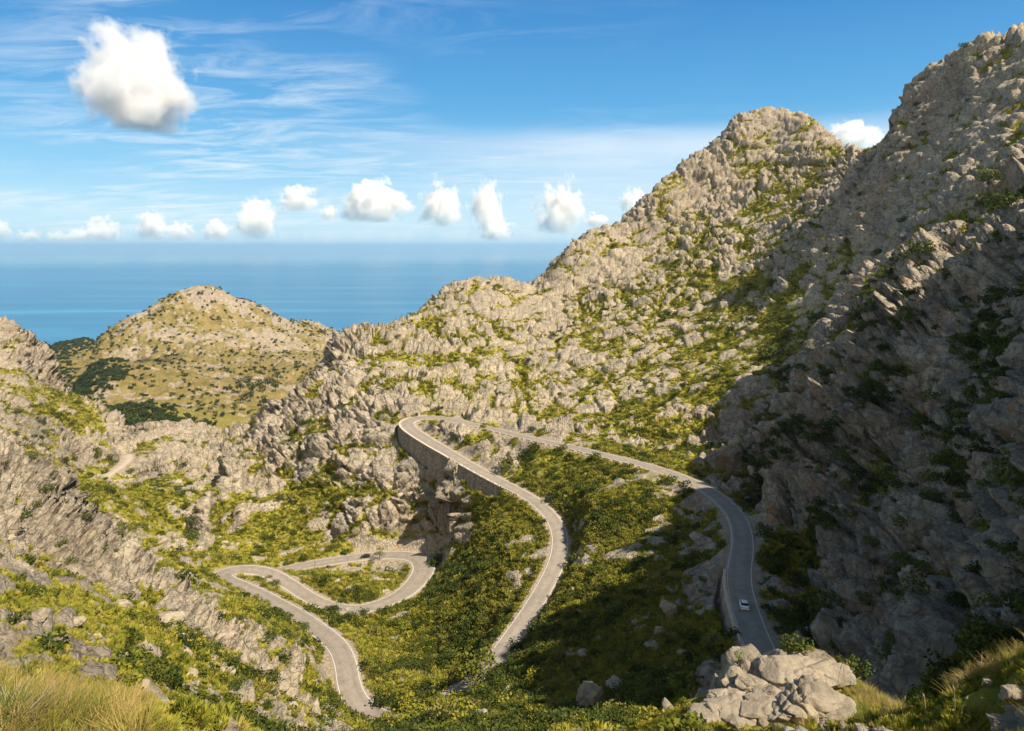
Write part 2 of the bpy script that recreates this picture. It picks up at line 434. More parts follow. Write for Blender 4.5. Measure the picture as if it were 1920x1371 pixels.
# pull the crests back to their true height where neighbouring points push them up
sil = [i_ for i_ in range(len(CP_)) if (CP_[i_][0], CP_[i_][1]) in SIL]
tg = np.array([aq(CP_[i_][0], CP_[i_][1]) for i_ in sil]); lr = np.log([CP_[i_][2] for i_ in sil])
xi = [int(np.argmin(np.abs(X[:, 0] - t_[0]) + np.abs(X[:, 1] - l_))) for t_, l_ in zip(tg, lr)]
for _ in range(4):
    S_ = np.stack([np.c_[tg[:, 0], lr + d_] for d_ in np.linspace(-.045, .045, 7)])
    res = rbf_eval(mq, S_.reshape(-1, 2)).reshape(7, -1).max(0) - tg[:, 1]
    Q[xi] -= np.clip(res + .002, -.03, .03) * .8
    mq = rbf_fit(X, Q, 0.02, 0.0015)
mv = rbf_fit(X[:nV], V, 0.02, 0.02)

AZ0, AZ1 = R(-49), R(62)
LR0, LR1 = math.log(3.0), math.log(4600.0)
NA, NR = 560, 760                                  # coarse interpolation grid
ca = np.linspace(AZ0, AZ1, NA); cr = np.linspace(LR0, LR1, NR)
G = np.stack(np.meshgrid(ca, cr, indexing='ij'), -1).reshape(-1, 2)
q0 = rbf_eval(mq, G).reshape(NA, NR)
v0 = np.clip(rbf_eval(mv, G).reshape(NA, NR), 0, 1)

def bil(F, a, l):
    x = np.clip((a - AZ0) / (AZ1 - AZ0) * (NA - 1), 0, NA - 1.001)
    y = np.clip((l - LR0) / (LR1 - LR0) * (NR - 1), 0, NR - 1.001)
    i, j = x.astype(int), y.astype(int); fx, fy = x - i, y - j
    return (F[i, j] * (1 - fx) * (1 - fy) + F[i + 1, j] * fx * (1 - fy) + F[i, j + 1] * (1 - fx) * fy + F[i + 1, j + 1] * fx * fy)

# columns: dense inside the view, coarse beyond it
COLS, ROWS = 1560, 1850
a_in = np.linspace(R(-44), R(43), COLS - 100)
A = np.r_[np.linspace(AZ0, R(-44), 31)[:-1], a_in, np.linspace(R(43), AZ1, 71)[1:]]
COLS = len(A)
lf = np.linspace(LR0, LR1, 2400)
AA, LL = np.meshgrid(A, lf, indexing='ij')
qf = bil(q0, AA.ravel(), LL.ravel()).reshape(AA.shape)
dq = np.abs(np.gradient(qf, lf, axis=1))
hid = qf < np.maximum.accumulate(qf, axis=1) - .035
wgt = np.where(hid, .16, 1) * np.sqrt((np.abs(qf) + .12) ** 2 * .6 + dq ** 2) * np.interp(lf, [LR0, math.log(12), math.log(700), math.log(2500), LR1], [.25, .9, 1, 1, .5])
k = np.ones(61) / 61                               # smooth the spacing so that rows stay coherent
wgt = np.apply_along_axis(lambda w: np.convolve(np.pad(w, 30, 'edge'), k, 'valid'), 1, wgt) * .6 + wgt * .4
kk = np.ones(81) / 81
wgt = np.apply_along_axis(lambda w: np.convolve(np.pad(w, 40, 'edge'), kk, 'valid'), 0, wgt)
cs = np.cumsum(wgt, axis=1); cs = (cs - cs[:, :1]) / (cs[:, -1:] - cs[:, :1])
L2 = np.empty((COLS, ROWS))
tt = np.linspace(0, 1, ROWS)
for i in range(COLS):
    L2[i] = np.interp(tt, cs[i], lf)
A2 = np.repeat(A[:, None], ROWS, 1)
q2 = bil(q0, A2.ravel(), L2.ravel()).reshape(A2.shape)
veg = bil(v0, A2.ravel(), L2.ravel()).reshape(A2.shape)
RR = np.exp(L2)
PX, PY, PZ = RR * np.sin(A2), RR * np.cos(A2), RR * q2

# --- roads: distance and height of the nearest centre-line point
def road_dist(px, py):
    shape = px.shape
    px, py = px.ravel(), py.ravel()
    best = np.full(px.shape, 1e9); bi = np.zeros(px.shape); bz = np.zeros(px.shape); side = np.zeros(px.shape); hw = np.full(px.shape, 3.)
    for c, half in ROADS:
        for s in range(0, len(c) - 1, 12):
            seg = c[s:s + 13]
            lo, hi = seg[:, :2].min(0) - 26, seg[:, :2].max(0) + 26
            m = np.nonzero((px > lo[0]) & (px < hi[0]) & (py > lo[1]) & (py < hi[1]))[0]
            if not len(m): continue
            for k in range(len(seg) - 1):
                a, b = seg[k], seg[k + 1]
                d = b[:2] - a[:2]
                t = np.clip(((px[m] - a[0]) * d[0] + (py[m] - a[1]) * d[1]) / (d @ d), 0, 1)
                dx, dy = px[m] - a[0] - t * d[0], py[m] - a[1] - t * d[1]
                ds = np.hypot(dx, dy)
                u = ds < best[m]
                mm = m[u]
                best[mm] = ds[u]; bi[mm] = (s + k) if c is road_c else -99; bz[mm] = a[2] + t[u] * (b[2] - a[2]); hw[mm] = half * (WM[s + k] if c is road_c else 1)
                side[mm] = np.sign(d[0] * dy[u] - d[1] * dx[u])
    return best.reshape(shape), bz.reshape(shape), side.reshape(shape), hw.reshape(shape), bi.reshape(shape)

# retaining walls: (from index, to index, side of travel, height at start, middle, end)
WALLS = [(road_idx(775, 784), road_idx(852, 855), -1, 5, 13, 7), (road_idx(875, 869), road_idx(948, 909), -1, 1.5, 8, 2), (road_idx(1414, 1190), road_idx(1388, 1075), 1, 7, 7, 4)]
RD, RZ, RS, RH, RI = road_dist(PX, PY)
edge = RD - RH
dz = PZ - RZ
bank = np.where(dz > 0, 4.0, 3.0)
blend = 1 - sstep(0.7, 1.0 + bank + np.abs(dz) * .25, edge)
blend = np.where(RD > 900, 0, blend)
for w0, w1, sd_, h0, h1, h2 in WALLS:
    inw = (RI >= w0) & (RI <= w1) & (np.sign(RS) == sd_)
    blend = np.where(inw, 1 - sstep(-.3, .25, edge), blend)
    hh = np.interp(RI, [w0, (w0 + w1) / 2, w1], [h0, h1, h2])
    PZ = np.where(inw & (edge > -.3) & (edge < 7), np.minimum(PZ, RZ - hh + np.clip(edge - 1.5, 0, 99) * 2.5), PZ)
PZ = PZ * (1 - blend) + (RZ - 0.12) * blend
free = np.where(RI == -99, sstep(1, 16, edge), sstep(0.6, np.where(RI > road_idx(695, 1338), 15, 9), edge))                         # 0 on the road, 1 away from it

# --- rock relief along the surface normal
co = np.stack([PX, PY, PZ], -1)
t1 = np.gradient(co, axis=0); t2 = np.gradient(co, axis=1)
nrm = np.cross(t1, t2); nrm /= np.linalg.norm(nrm, axis=-1, keepdims=True) + 1e-12
nrm *= np.sign(nrm[..., 2:3] + 1e-9)
steep = 1 - nrm[..., 2]
del t1, t2, AA, LL, qf, dq, wgt, cs
pts = co.reshape(-1, 3)
def lv(i, size, st, rot, warp):
    d = dict(size=size, warp=warp, stretch=st, rot=rot)
    return {'e%d' % i: dict(t='edge', **d), 'c%d' % i: dict(t='cell', **d), 't%d' % i: dict(t='cell', tilt=1, **d)}
SPEC = {}
SPEC.update(lv(1, 24, (.8, 1, 1.7), (.15, .35, .2), .8))
SPEC.update(lv(2, 9, (.75, 1, 1.7), (-.2, .4, .6), .8))
SPEC.update(lv(3, 3.8, (.8, .9, 1.6), (.3, .3, 0), .7))
SPEC.update(lv(4, 1.2, (1, 1, 1.3), (0, .4, .3), .7))
SPEC.update(lv(5, 15, (.8, 1, 1.25), (.1, -.3, 1.1), .8))
SPEC.update({
 'st1': dict(t='noise', size=42, detail=5, rough=.55, rot=(.42, .38, 0), stretch=(1, 1, 5.5), warp=.35),
 'st2': dict(t='noise', size=15, detail=5, rough=.6, rot=(.38, .42, .2), stretch=(1, 1, 5.5), warp=.3, off=(7, 2, 1)),
 'big': dict(t='noise', size=60, detail=3, rough=.5, kind='FBM'),
 'big2': dict(t='noise', size=300, detail=4, rough=.55),
 'f1': dict(t='noise', size=16, detail=6, rough=.52, stretch=(1, 1, 1.2)),
 'f2': dict(t='noise', size=3.0, detail=5, rough=.62),
 'rg': dict(t='noise', size=26, detail=7, rough=.62, kind='RIDGED_MULTIFRACTAL', norm=False, stretch=(1, 1, .38), off=(3, 8, 1)),
 'patch': dict(t='noise', size=26, detail=8, rough=.72, off=(40, 3, 9), rot=(0, 0, -.58), stretch=(.5, 1, .8)),
 'patch2': dict(t='noise', size=100, detail=3, rough=.5, off=(4, 3, 29)),
 'fp': dict(t='noise', size=170, detail=9, rough=.72, off=(14, 33, 2)),
})
F = fields(pts, SPEC)
F = {k_: v_.reshape(PX.shape) for k_, v_ in F.items()}
far = sstep(math.log(800), math.log(1500), L2)
near = 1 - sstep(math.log(40), math.log(75), L2)
def blk(i, w, c, t):
    return sstep(0, w, F['e%d' % i]) * (1 - c + c * F['c%d' % i]) + t * F['t%d' % i]
b1, b2, b3, b4 = blk(1, .13, .6, .6), blk(2, .14, .6, .8), blk(3, .16, .6, 1.0), blk(4, .25, .6, .8)
b5 = blk(5, .13, .65, .9)
cliff = np.maximum(sstep(.42, .66, steep) * .7, sstep(R(11.5), R(15.5), A2) * (1 - sstep(5.85, 6.1, L2)) * sstep(3.9, 4.4, L2))
rgn = np.clip(F['rg'], 0, 2.5)
sa = 1 - np.abs(F['st1'] - .5) * 5; sb = 1 - np.abs(F['st2'] - .5) * 5      # tilted beds with sharp edges
relief = b1 * 5.5 + b5 * 4.2 + b2 * 2.0 + b3 * .6 + sa * 4.5 + sb * 1.8 + b4 * .4 * (1 - sstep(5.2, 5.8, L2)) + (F['f1'] - .5) * 9 + (np.abs(F['f2'] - .5)) * -1.4 - 6.6
relief += cliff * (1 - sstep(5.7, 6.2, L2)) * ((b1 - .5) * 6 + (b5 - .5) * 3.5 + (b2 - .5) * 2 + (sa - .5) * 2.5)
relief = relief - relief[(L2 > 5) & (L2 < 6.6)].mean() - .6
# vegetation where the field is low and the ground is flat enough
hrel = (relief + .6) / 3.4
vv = veg + (F['patch'] - .5) * 2.6 + (F['patch2'] - .5) * .6 - hrel * .34 - np.clip(steep - .42, 0, 1) * 1.1 + .07 * sstep(5.6, 5.9, L2) * (1 - cliff)
vv = vv * (1 - far) + far * (.43 + (veg - .35) * .5 + (F['fp'] - .5) * 2.2 + (F['f1'] - .5) * 1.2)
vmask = sstep(.36, .52, vv)
vmask = np.where(edge < 1.2, 0, vmask)
vary = .55 + .95 * sstep(.36, .66, F['patch2'])      # some faces smooth, some broken
rockamp = vary * (1 - .78 * sstep(.3, .8, veg)) * (1 - .3 * vmask)
D = relief * rockamp * free * (1 - far) * (1 - near * .9)
D += (F['big'] - .5) * 9 * free * sstep(math.log(90), math.log(300), L2) * (1 - .4 * veg)
D += (rgn - .8) * 4.0 * cliff * free * (1 - far) * (1 - near) * (1 - .5 * veg)
D += far * ((F['big2'] - .5) * 90 + (F['big'] - .5) * 30 + (F['f1'] - .5) * 22 * (1 - .6 * veg) + b1 * 3)
nearrel = (b4 * .55 + b3 * .7 + (F['f2'] - .5) * 1.3 - .7) * (1 - .7 * vmask)
D += near * nearrel * sstep(math.log(4), math.log(8), L2)
co = co + nrm * D[..., None]
pts = co.reshape(-1, 3)
ii = np.arange(COLS * ROWS).reshape(COLS, ROWS)
quads = np.stack([ii[:-1, :-1], ii[1:, :-1], ii[1:, 1:], ii[:-1, 1:]], -1).reshape(-1, 4)
me = np_mesh('hills', pts, quads)
set_attr(me, 'veg', vmask.ravel())
set_attr(me, 'hgt', relief.ravel())
set_attr(me, 'lush', (veg * (1 - far)).ravel())
set_attr(me, 'dry', (far + .35 * sstep(math.log(420), math.log(800), L2) * (1 - far)).ravel())
set_attr(me, 'cliff', (cliff * (1 - far)).ravel())
set_attr(me, 'verge', (1 - sstep(.3, 2.6, edge)).ravel())
HN, HP = nrm, co
hills = bpy.data.objects.new('hills', me)
col.objects.link(hills)
tag(hills, 'grey limestone mountainside and green valley', None, kind='structure')

# ------------------------------------------------------------------ materials
class NT:
    def __init__(s, name):
        s.m = bpy.data.materials.new(name); s.m.use_nodes = True
        s.t = s.m.node_tree; s.N = s.t.nodes; s.L = s.t.links
        s.b = s.N['Principled BSDF']; s.out = s.N['Material Output']
        s.b.inputs['Specular IOR Level'].default_value = .2
    def n(s, ty, **k):
        x = s.N.new(ty)
        for a, b in k.items():
            if a.startswith('_'): setattr(x, a[1:], b)
            else: x.inputs[a.replace('__', ' ')].default_value = b
        return x
    def link(s, a, b): s.L.new(a, b)
    def pos(s):
        return s.n('ShaderNodeNewGeometry').outputs['Position']
    def noise(s, scale, detail=4, rough=.5, vec=None):
        x = s.n('ShaderNodeTexNoise', Scale=scale, Detail=detail, Roughness=rough)
        s.link(vec if vec is not None else s.pos(), x.inputs['Vector'])
        return x.outputs[0]
    def ramp(s, fac, stops):
        x = s.n('ShaderNodeValToRGB')
        e = x.color_ramp.elements
        while len(e) < len(stops): e.new(.5)
        for el, (p, c) in zip(e, stops):
            el.position = p; el.color = (*c, 1) if len(c) == 3 else c
        s.link(fac, x.inputs[0])
        return x.outputs[0]
    def mix(s, fac, a, b, mode='MIX'):
        x = s.n('ShaderNodeMix'); x.data_type = 'RGBA'; x.blend_type = mode
        for i, val in ((0, fac), (6, a), (7, b)):
            if hasattr(val, 'links'): s.link(val, x.inputs[i])
            elif i == 0: x.inputs[0].default_value = val
            else: x.inputs[i].default_value = (*val, 1)
        return x.outputs[2]
    def math(s, op, a, b=0.0, clamp=False):
        x = s.n('ShaderNodeMath'); x.operation = op; x.use_clamp = clamp
        for i, val in ((0, a), (1, b)):
            if hasattr(val, 'links'): s.link(val, x.inputs[i])
            else: x.inputs[i].default_value = val
        return x.outputs[0]
    def attr(s, name):
        return s.n('ShaderNodeAttribute', _attribute_name=name).outputs['Fac']
    def bump(s, h, strength=.5, dist=1.0):
        x = s.n('ShaderNodeBump', Strength=strength, Distance=dist)
        s.link(h, x.inputs['Height']); s.link(x.outputs[0], s.b.inputs['Normal'])
    def base(s, c):
        if hasattr(c, 'links'): s.link(c, s.b.inputs['Base Color'])
        else: s.b.inputs['Base Color'].default_value = (*c, 1)
    def rough(s, v): s.b.inputs['Roughness'].default_value = v

def plain(name, c, rough=.6, metal=0.0, var=.12, scale=3):
    m = NT(name)
    n = m.noise(scale, 5, .6)
    m.base(m.ramp(n, [(.3, tuple(x * (1 - var) for x in c)), (.7, tuple(min(1, x * (1 + var)) for x in c))]))
    m.rough(rough); m.b.inputs['Metallic'].default_value = metal
    return m.m

m = NT('mountain ground')
f_mid = m.noise(.12, 7, .68)
f_fine = m.noise(1.6, 5, .7)
rock = m.ramp(f_mid, [(.3, (.33, .285, .215)), (.5, (.49, .42, .315)), (.7, (.60, .515, .385))])
rock = m.mix(m.math('MULTIPLY', m.math('SUBTRACT', f_fine, .42, True), 1.8, True), rock, (.23, .20, .17))
rock = m.mix(m.math('MULTIPLY', m.ramp(m.noise(.035, 5, .6), [(.45, (0, 0, 0)), (.62, (1, 1, 1))]), .45), rock, (.28, .26, .235))
orange = m.ramp(m.noise(.09, 5, .62, None), [(.60, (0, 0, 0)), (.70, (1, 1, 1))])
rock = m.mix(m.math('MULTIPLY', orange, .42), rock, (.46, .26, .13))
# dark lichen spots and pit shade painted into the colour, grey streaks on the steep faces
pit = m.ramp(m.noise(.75, 8, .8), [(.50, (0, 0, 0)), (.60, (1, 1, 1))])
rock = m.mix(m.math('MULTIPLY', pit, .58), rock, (.13, .115, .10))
pale_spot = m.ramp(m.noise(.33, 8, .8), [(.52, (0, 0, 0)), (.64, (1, 1, 1))])  # paler patches of the rock itself, spread by noise
rock = m.mix(m.math('MULTIPLY', pale_spot, .62), rock, (.66, .57, .45))
mpv = m.n('ShaderNodeMapping'); mpv.inputs['Scale'].default_value = (.5, .5, .06); m.link(m.pos(), mpv.inputs[0])
stk = m.ramp(m.noise(1.0, 6, .65, mpv.outputs[0]), [(.46, (0, 0, 0)), (.60, (1, 1, 1))])
rock = m.mix(m.math('MULTIPLY', m.math('MULTIPLY', stk, m.attr('cliff')), .6), rock, (.17, .15, .13))
vc = m.n('ShaderNodeTexVoronoi', Scale=.16); vc.feature = 'DISTANCE_TO_EDGE'
vw = m.n('ShaderNodeTexNoise', Scale=.35, Detail=5); m.link(m.pos(), vw.inputs['Vector']); vs_ = m.n('ShaderNodeVectorMath', _operation='SCALE', Scale=5.0); m.link(vw.outputs['Color'], vs_.inputs[0])
va = m.n('ShaderNodeVectorMath', _operation='ADD'); m.link(m.pos(), va.inputs[0]); m.link(vs_.outputs[0], va.inputs[1]); m.link(va.outputs[0], vc.inputs['Vector'])
vk = m.math('SUBTRACT', 1.0, m.math('MULTIPLY', vc.outputs['Distance'], 16.0), True)
rock = m.mix(m.math('MULTIPLY', vk, .6), rock, (.09, .085, .075))
ost = m.ramp(m.noise(.35, 6, .65, mpv.outputs[0]), [(.56, (0, 0, 0)), (.66, (1, 1, 1))])
rock = m.mix(m.math('MULTIPLY', m.math('MULTIPLY', ost, m.attr('cliff')), .6), rock, (.42, .20, .09))
g1 = m.noise(.3, 8, .75)
grass = m.ramp(g1, [(.32, (.075, .09, .018)), (.43, (.20, .205, .03)), (.56, (.34, .31, .045)), (.72, (.42, .34, .10))])
lush = m.ramp(m.noise(.4, 7, .72), [(.36, (.03, .042, .008)), (.52, (.10, .105, .012)), (.66, (.22, .20, .02))])
grass = m.mix(m.math('MULTIPLY', m.math('SUBTRACT', m.attr('lush'), .6, True), 2.0, True), grass, lush)
earth = m.ramp(m.noise(.16, 6, .7), [(.60, (0, 0, 0)), (.68, (1, 1, 1))])
grass = m.mix(m.math('MULTIPLY', earth, .6), grass, (.34, .22, .12))
grass = m.mix(m.math('MULTIPLY', m.attr('dry'), .92), grass, m.ramp(m.noise(.03, 8, .75), [(.35, (.12, .10, .035)), (.5, (.22, .17, .06)), (.65, (.31, .22, .11))]))
vg = m.attr('veg')
brk = m.math('ADD', vg, m.math('MULTIPLY', m.math('SUBTRACT', m.noise(.8, 7, .75), .5), 1.5))
brk = m.math('ADD', brk, m.math('MULTIPLY', m.math('MULTIPLY', m.math('SUBTRACT', m.noise(.055, 8, .8), .5), 2.6), m.attr('dry')))
brk = m.ramp(brk, [(.44, (0, 0, 0)), (.54, (1, 1, 1))])
rock = m.mix(m.math('MULTIPLY', m.attr('dry'), .6), rock, m.ramp(m.noise(.06, 8, .8), [(.35, (.14, .115, .09)), (.5, (.30, .235, .17)), (.66, (.42, .34, .25))]))
base = m.mix(brk, rock, grass)
gravel = m.ramp(f_fine, [(.35, (.34, .27, .20)), (.65, (.48, .39, .29))])
base = m.mix(m.math('MULTIPLY', m.attr('verge'), .85), base, gravel)
m.base(base); m.rough(.95)
m.b.inputs['Specular IOR Level'].default_value = .1
bh = m.math('ADD', m.math('MULTIPLY', m.noise(.8, 8, .75), 1.6), m.math('MULTIPLY', m.noise(5, 4, .7), .25))
vr = m.n('ShaderNodeTexVoronoi', Scale=.55); vr.feature = 'DISTANCE_TO_EDGE'
m.link(m.pos(), vr.inputs['Vector'])
bh = m.math('ADD', bh, m.math('MULTIPLY', m.math('MINIMUM', vr.outputs['Distance'], .12), 4.0))
m.bump(bh, 1.0, .55)
me.materials.append(m.m)

m = NT('asphalt')
a1 = m.noise(.35, 5, .6); a2 = m.noise(14, 4, .7)
asp = m.ramp(a1, [(.3, (.27, .235, .20)), (.7, (.37, .325, .27))])
asp = m.mix(m.math('MULTIPLY', a2, .35), asp, (.19, .17, .155))
m.base(asp); m.rough(.85); m.bump(a2, .3, .02)
ac = m.attr('across')
lane = m.math('SUBTRACT', 1.0, m.math('MULTIPLY', m.math('ABSOLUTE', m.math('SUBTRACT', m.math('ABSOLUTE', ac), 1.35)), 1.4), True)
asp = m.mix(m.math('MULTIPLY', lane, .30), asp, (.17, .155, .14))
dirt = m.math('MULTIPLY', m.math('SUBTRACT', m.math('ABSOLUTE', ac), 2.3, True), 1.3, True)
asp = m.mix(m.math('MULTIPLY', dirt, m.noise(.5, 5, .7)), asp, (.46, .39, .30))
pat = m.n('ShaderNodeTexVoronoi', Scale=.06); m.link(m.pos(), pat.inputs['Vector'])
ps = m.n('ShaderNodeSeparateColor'); m.link(pat.outputs['Color'], ps.inputs[0])
asp = m.mix(m.math('MULTIPLY', ps.outputs[0], .28), asp, (.20, .18, .16))
ck = m.n('ShaderNodeTexVoronoi', Scale=.22); ck.feature = 'DISTANCE_TO_EDGE'
cw = m.n('ShaderNodeVectorMath', _operation='ADD'); m.link(m.pos(), cw.inputs[0])
cn = m.n('ShaderNodeTexNoise', Scale=.6); m.link(m.pos(), cn.inputs['Vector']); cs_ = m.n('ShaderNodeVectorMath', _operation='SCALE', Scale=1.8); m.link(cn.outputs['Color'], cs_.inputs[0]); m.link(cs_.outputs[0], cw.inputs[1])
m.link(cw.outputs[0], ck.inputs['Vector'])
crk = m.math('SUBTRACT', 1.0, m.math('MULTIPLY', ck.outputs['Distance'], 14.0), True)
asp = m.mix(m.math('MULTIPLY', crk, .22), asp, (.10, .09, .08))
m.base(asp)
M_ROAD = m.m
M_TRACK = plain('pale road surface', (.40, .34, .27), .9, 0, .1, .3)
M_LINE = plain('edge line paint', (.62, .60, .56), .6, 0, .15, 2)

# ------------------------------------------------------------------ road sheets
def offset_line(c, off):
    d = np.gradient(c[:, :2], axis=0)
    d /= np.linalg.norm(d, axis=1, keepdims=True)
    n = np.stack([-d[:, 1], d[:, 0]], 1)
    return np.c_[c[:, :2] + n * np.asarray(off).reshape(-1, 1), c[:, 2]]

def ribbon(name, c, offs, dz, mat):
    rows = [offset_line(c, o * (WM if c is road_c else 1)) for o in offs]
    n = len(c); V_ = []; F_ = []
    for k_, r_ in enumerate(rows):
        for p in r_: V_.append((p[0], p[1], p[2] + dz[k_]))
    for k_ in range(len(rows) - 1):
        for i in range(n - 1):
            F_.append((k_ * n + i, k_ * n + i + 1, (k_ + 1) * n + i + 1, (k_ + 1) * n + i))
    o_ = mesh_obj(name, V_, F_, mat, smooth=True)
    set_attr(o_.data, 'across', np.repeat(np.array(offs, float), n))
    return o_

o = ribbon('road', road_c, [-3.3, -2.9, -1.5, 0, 1.5, 2.9, 3.3], [-.25, .02, .05, .07, .05, .02, -.25], M_ROAD); tag(o, kind='structure')
o = ribbon('track', far_c, [-3.6, -3.0, 0, 3.0, 3.6], [-.4, .1, .15, .1, -.4], M_TRACK); tag(o, kind='structure')
for sgn in (-1, 1):
    o = ribbon('road_edge_line', road_c, [sgn * 2.62 - .08, sgn * 2.62 + .08], [.045, .045], M_LINE)
    tag(o, kind='structure')

# ------------------------------------------------------------------ sea
m = NT('sea water')
sp = m.pos()
ln_ = m.n('ShaderNodeVectorMath'); ln_.operation = 'LENGTH'; m.link(sp, ln_.inputs[0])
mp_ = m.n('ShaderNodeMapping'); mp_.inputs['Scale'].default_value = (.00022, .0016, 1); mp_.inputs['Rotation'].default_value = (0, 0, R(6)); m.link(sp, mp_.inputs[0])
st_ = m.noise(1.0, 7, .62, mp_.outputs[0])
m.base(m.ramp(st_, [(.35, (.010, .115, .25)), (.55, (.018, .16, .32)), (.66, (.05, .24, .40))]))
calm = m.ramp(m.math('ADD', m.math('DIVIDE', ln_.outputs['Value'], 60000.0), m.math('MULTIPLY', m.math('SUBTRACT', st_, .5), .12)), [(.30, (.28, .28, .28)), (.50, (.14, .14, .14))])
m.link(calm, m.b.inputs['Roughness'])
m.b.inputs['IOR'].default_value = 1.33
m.b.inputs['Specular IOR Level'].default_value = .5
SEA_Z = -520
a_ = np.linspace(R(-75), R(75), 60); r_ = np.geomspace(700, 150000, 60)
sv = [(r * math.sin(a), r * math.cos(a), SEA_Z) for a in a_ for r in r_]
sf = [(i * 60 + j, (i + 1) * 60 + j, (i + 1) * 60 + j + 1, i * 60 + j + 1) for i in range(59) for j in range(59)]
sea = mesh_obj('sea', sv, sf, m.m, smooth=True)
tag(sea, kind='structure')

# ------------------------------------------------------------------ looking up the finished ground
_r = np.hypot(HP[..., 0], HP[..., 1])
QD = HP[..., 2] / _r
ADs = np.arctan2(HP[..., 0], HP[..., 1])
VISQ = np.maximum.accumulate(QD, axis=1)
VIS = QD >= np.concatenate([VISQ[:, :1], VISQ[:, :-2], VISQ[:, -2:-1]], 1) - .004
UU = W / 2 + FPX * HP[..., 0] / (HP[..., 1] * CP - HP[..., 2] * SP)
VVv = H / 2 - FPX * (HP[..., 1] * SP + HP[..., 2] * CP) / (HP[..., 1] * CP - HP[..., 2] * SP)

def ground(u, v):
    a, q = aq(u, v)
    i = int(np.clip(np.searchsorted(A, a), 1, COLS - 2))
    hit = np.nonzero(QD[i] >= q)[0]
    j = int(hit[0]) if len(hit) else ROWS - 2
    return Vector(HP[i, j]), Vector(HN[i, j]), i, j

def slant(p): return Vector(p).length

# ------------------------------------------------------------------ plant materials and meshes
def leaf_mat(name, stops, trans=.25, rough=.7):
    m = NT(name)
    oi = m.n('ShaderNodeObjectInfo')
    n = m.noise(2.2, 3, .6)
    f = m.math('ADD', m.math('MULTIPLY', oi.outputs['Random'], .7), m.math('MULTIPLY', n, .35))
    m.base(m.ramp(f, stops)); m.rough(rough)
    m.b.inputs['Specular IOR Level'].default_value = .15
    tr = m.n('ShaderNodeBsdfTranslucent'); mx = m.n('ShaderNodeMixShader', Fac=trans)
    m.link(m.b.inputs['Base Color'].links[0].from_socket, tr.inputs[0])
    m.link(m.b.outputs[0], mx.inputs[1]); m.link(tr.outputs[0], mx.inputs[2]); m.link(mx.outputs[0], m.out.inputs[0])
    return m.m
M_DARK = leaf_mat('evergreen leaves', [(.15, (.03, .05, .010)), (.5, (.065, .09, .017)), (.85, (.12, .14, .025))])
M_OLIVE = leaf_mat('maquis leaves', [(.15, (.10, .12, .02)), (.4, (.20, .21, .028)), (.65, (.31, .29, .035)), (.9, (.18, .15, .06))])
M_TUFT = leaf_mat('mountain grass', [(.1, (.09, .12, .02)), (.35, (.23, .25, .03)), (.65, (.37, .34, .045)), (.9, (.44, .35, .10))])
M_PALE = leaf_mat('pale leaves', [(.2, (.16, .18, .05)), (.8, (.28, .28, .09))])
M_BARK = plain('bark', (.13, .10, .075), .9, 0, .3, 6)

def foliage(bm, lobes, n, s0, s1, rs, shell=.55):
    for _ in range(n):
        c, rad = lobes[rs.integers(len(lobes))]
        d = rs.normal(size=3); d /= np.linalg.norm(d)
        rr = (shell + (1 - shell) * rs.random() ** .6)
        p = np.array(c) + d * rr * np.array(rad)
        nn = d + rs.normal(size=3) * .55; nn /= np.linalg.norm(nn)
        t = np.cross(nn, rs.normal(size=3)); t /= np.linalg.norm(t) + 1e-9
        b = np.cross(nn, t)
        s = s0 + (s1 - s0) * rs.random()
        w = s * (.5 + .4 * rs.random())
        vs = [bm.verts.new(p + t * s + nn * s * .1), bm.verts.new(p + b * w), bm.verts.new(p - t * s * .9), bm.verts.new(p - b * w - nn * s * .15)]
        bm.faces.new(vs)

def bm_mesh(name, bm, mat, smooth=False):
    me_ = bpy.data.meshes.new(name); bm.to_mesh(me_); bm.free()
    me_.materials.append(mat)
    if smooth: me_.polygons.foreach_set('use_smooth', [True] * len(me_.polygons))
    return me_

def bush_mesh(name, seed, mat, n=170, s0=.07, s1=.15, flat=.8, nl=6):
    rs = np.random.default_rng(seed)
    bm = bmesh.new()
    lobes = [((0, 0, .30 * flat), (.62, .62, .5 * flat))]
    for k in range(nl):
        a = k / nl * 6.28 + rs.random(); d = .25 + .42 * rs.random(); r = .26 + .24 * rs.random()
        lobes.append(((math.cos(a) * d, math.sin(a) * d, (.25 + .45 * rs.random()) * flat), (r, r, r * .85)))
    foliage(bm, lobes, n, s0, s1, rs)
    return bm_mesh(name, bm, mat)

def tuft_mesh(name, seed, mat, n=26, wd=.09):
    rs = np.random.default_rng(seed)
    bm = bmesh.new()
    for _ in range(n):
        a = rs.random() * 6.28; d = rs.random() ** .5 * .55
        p = np.array((math.cos(a) * d, math.sin(a) * d, 0))
        a2 = a + rs.normal() * .6
        out = np.array((math.cos(a2), math.sin(a2), 0)) * (.25 + .4 * rs.random())
        up = np.array((0, 0, .4 + .5 * rs.random()))
        side = np.array((-math.sin(a2), math.cos(a2), 0)) * wd * (1 + .8 * rs.random())
        v = [bm.verts.new(p - side), bm.verts.new(p + side), bm.verts.new(p + side * .7 + out * .5 + up * .8), bm.verts.new(p + out + up)]
        bm.faces.new(v)
    return bm_mesh(name, bm, mat)

def src(me_):
    o_ = bpy.data.objects.new(me_.name, me_); return o_

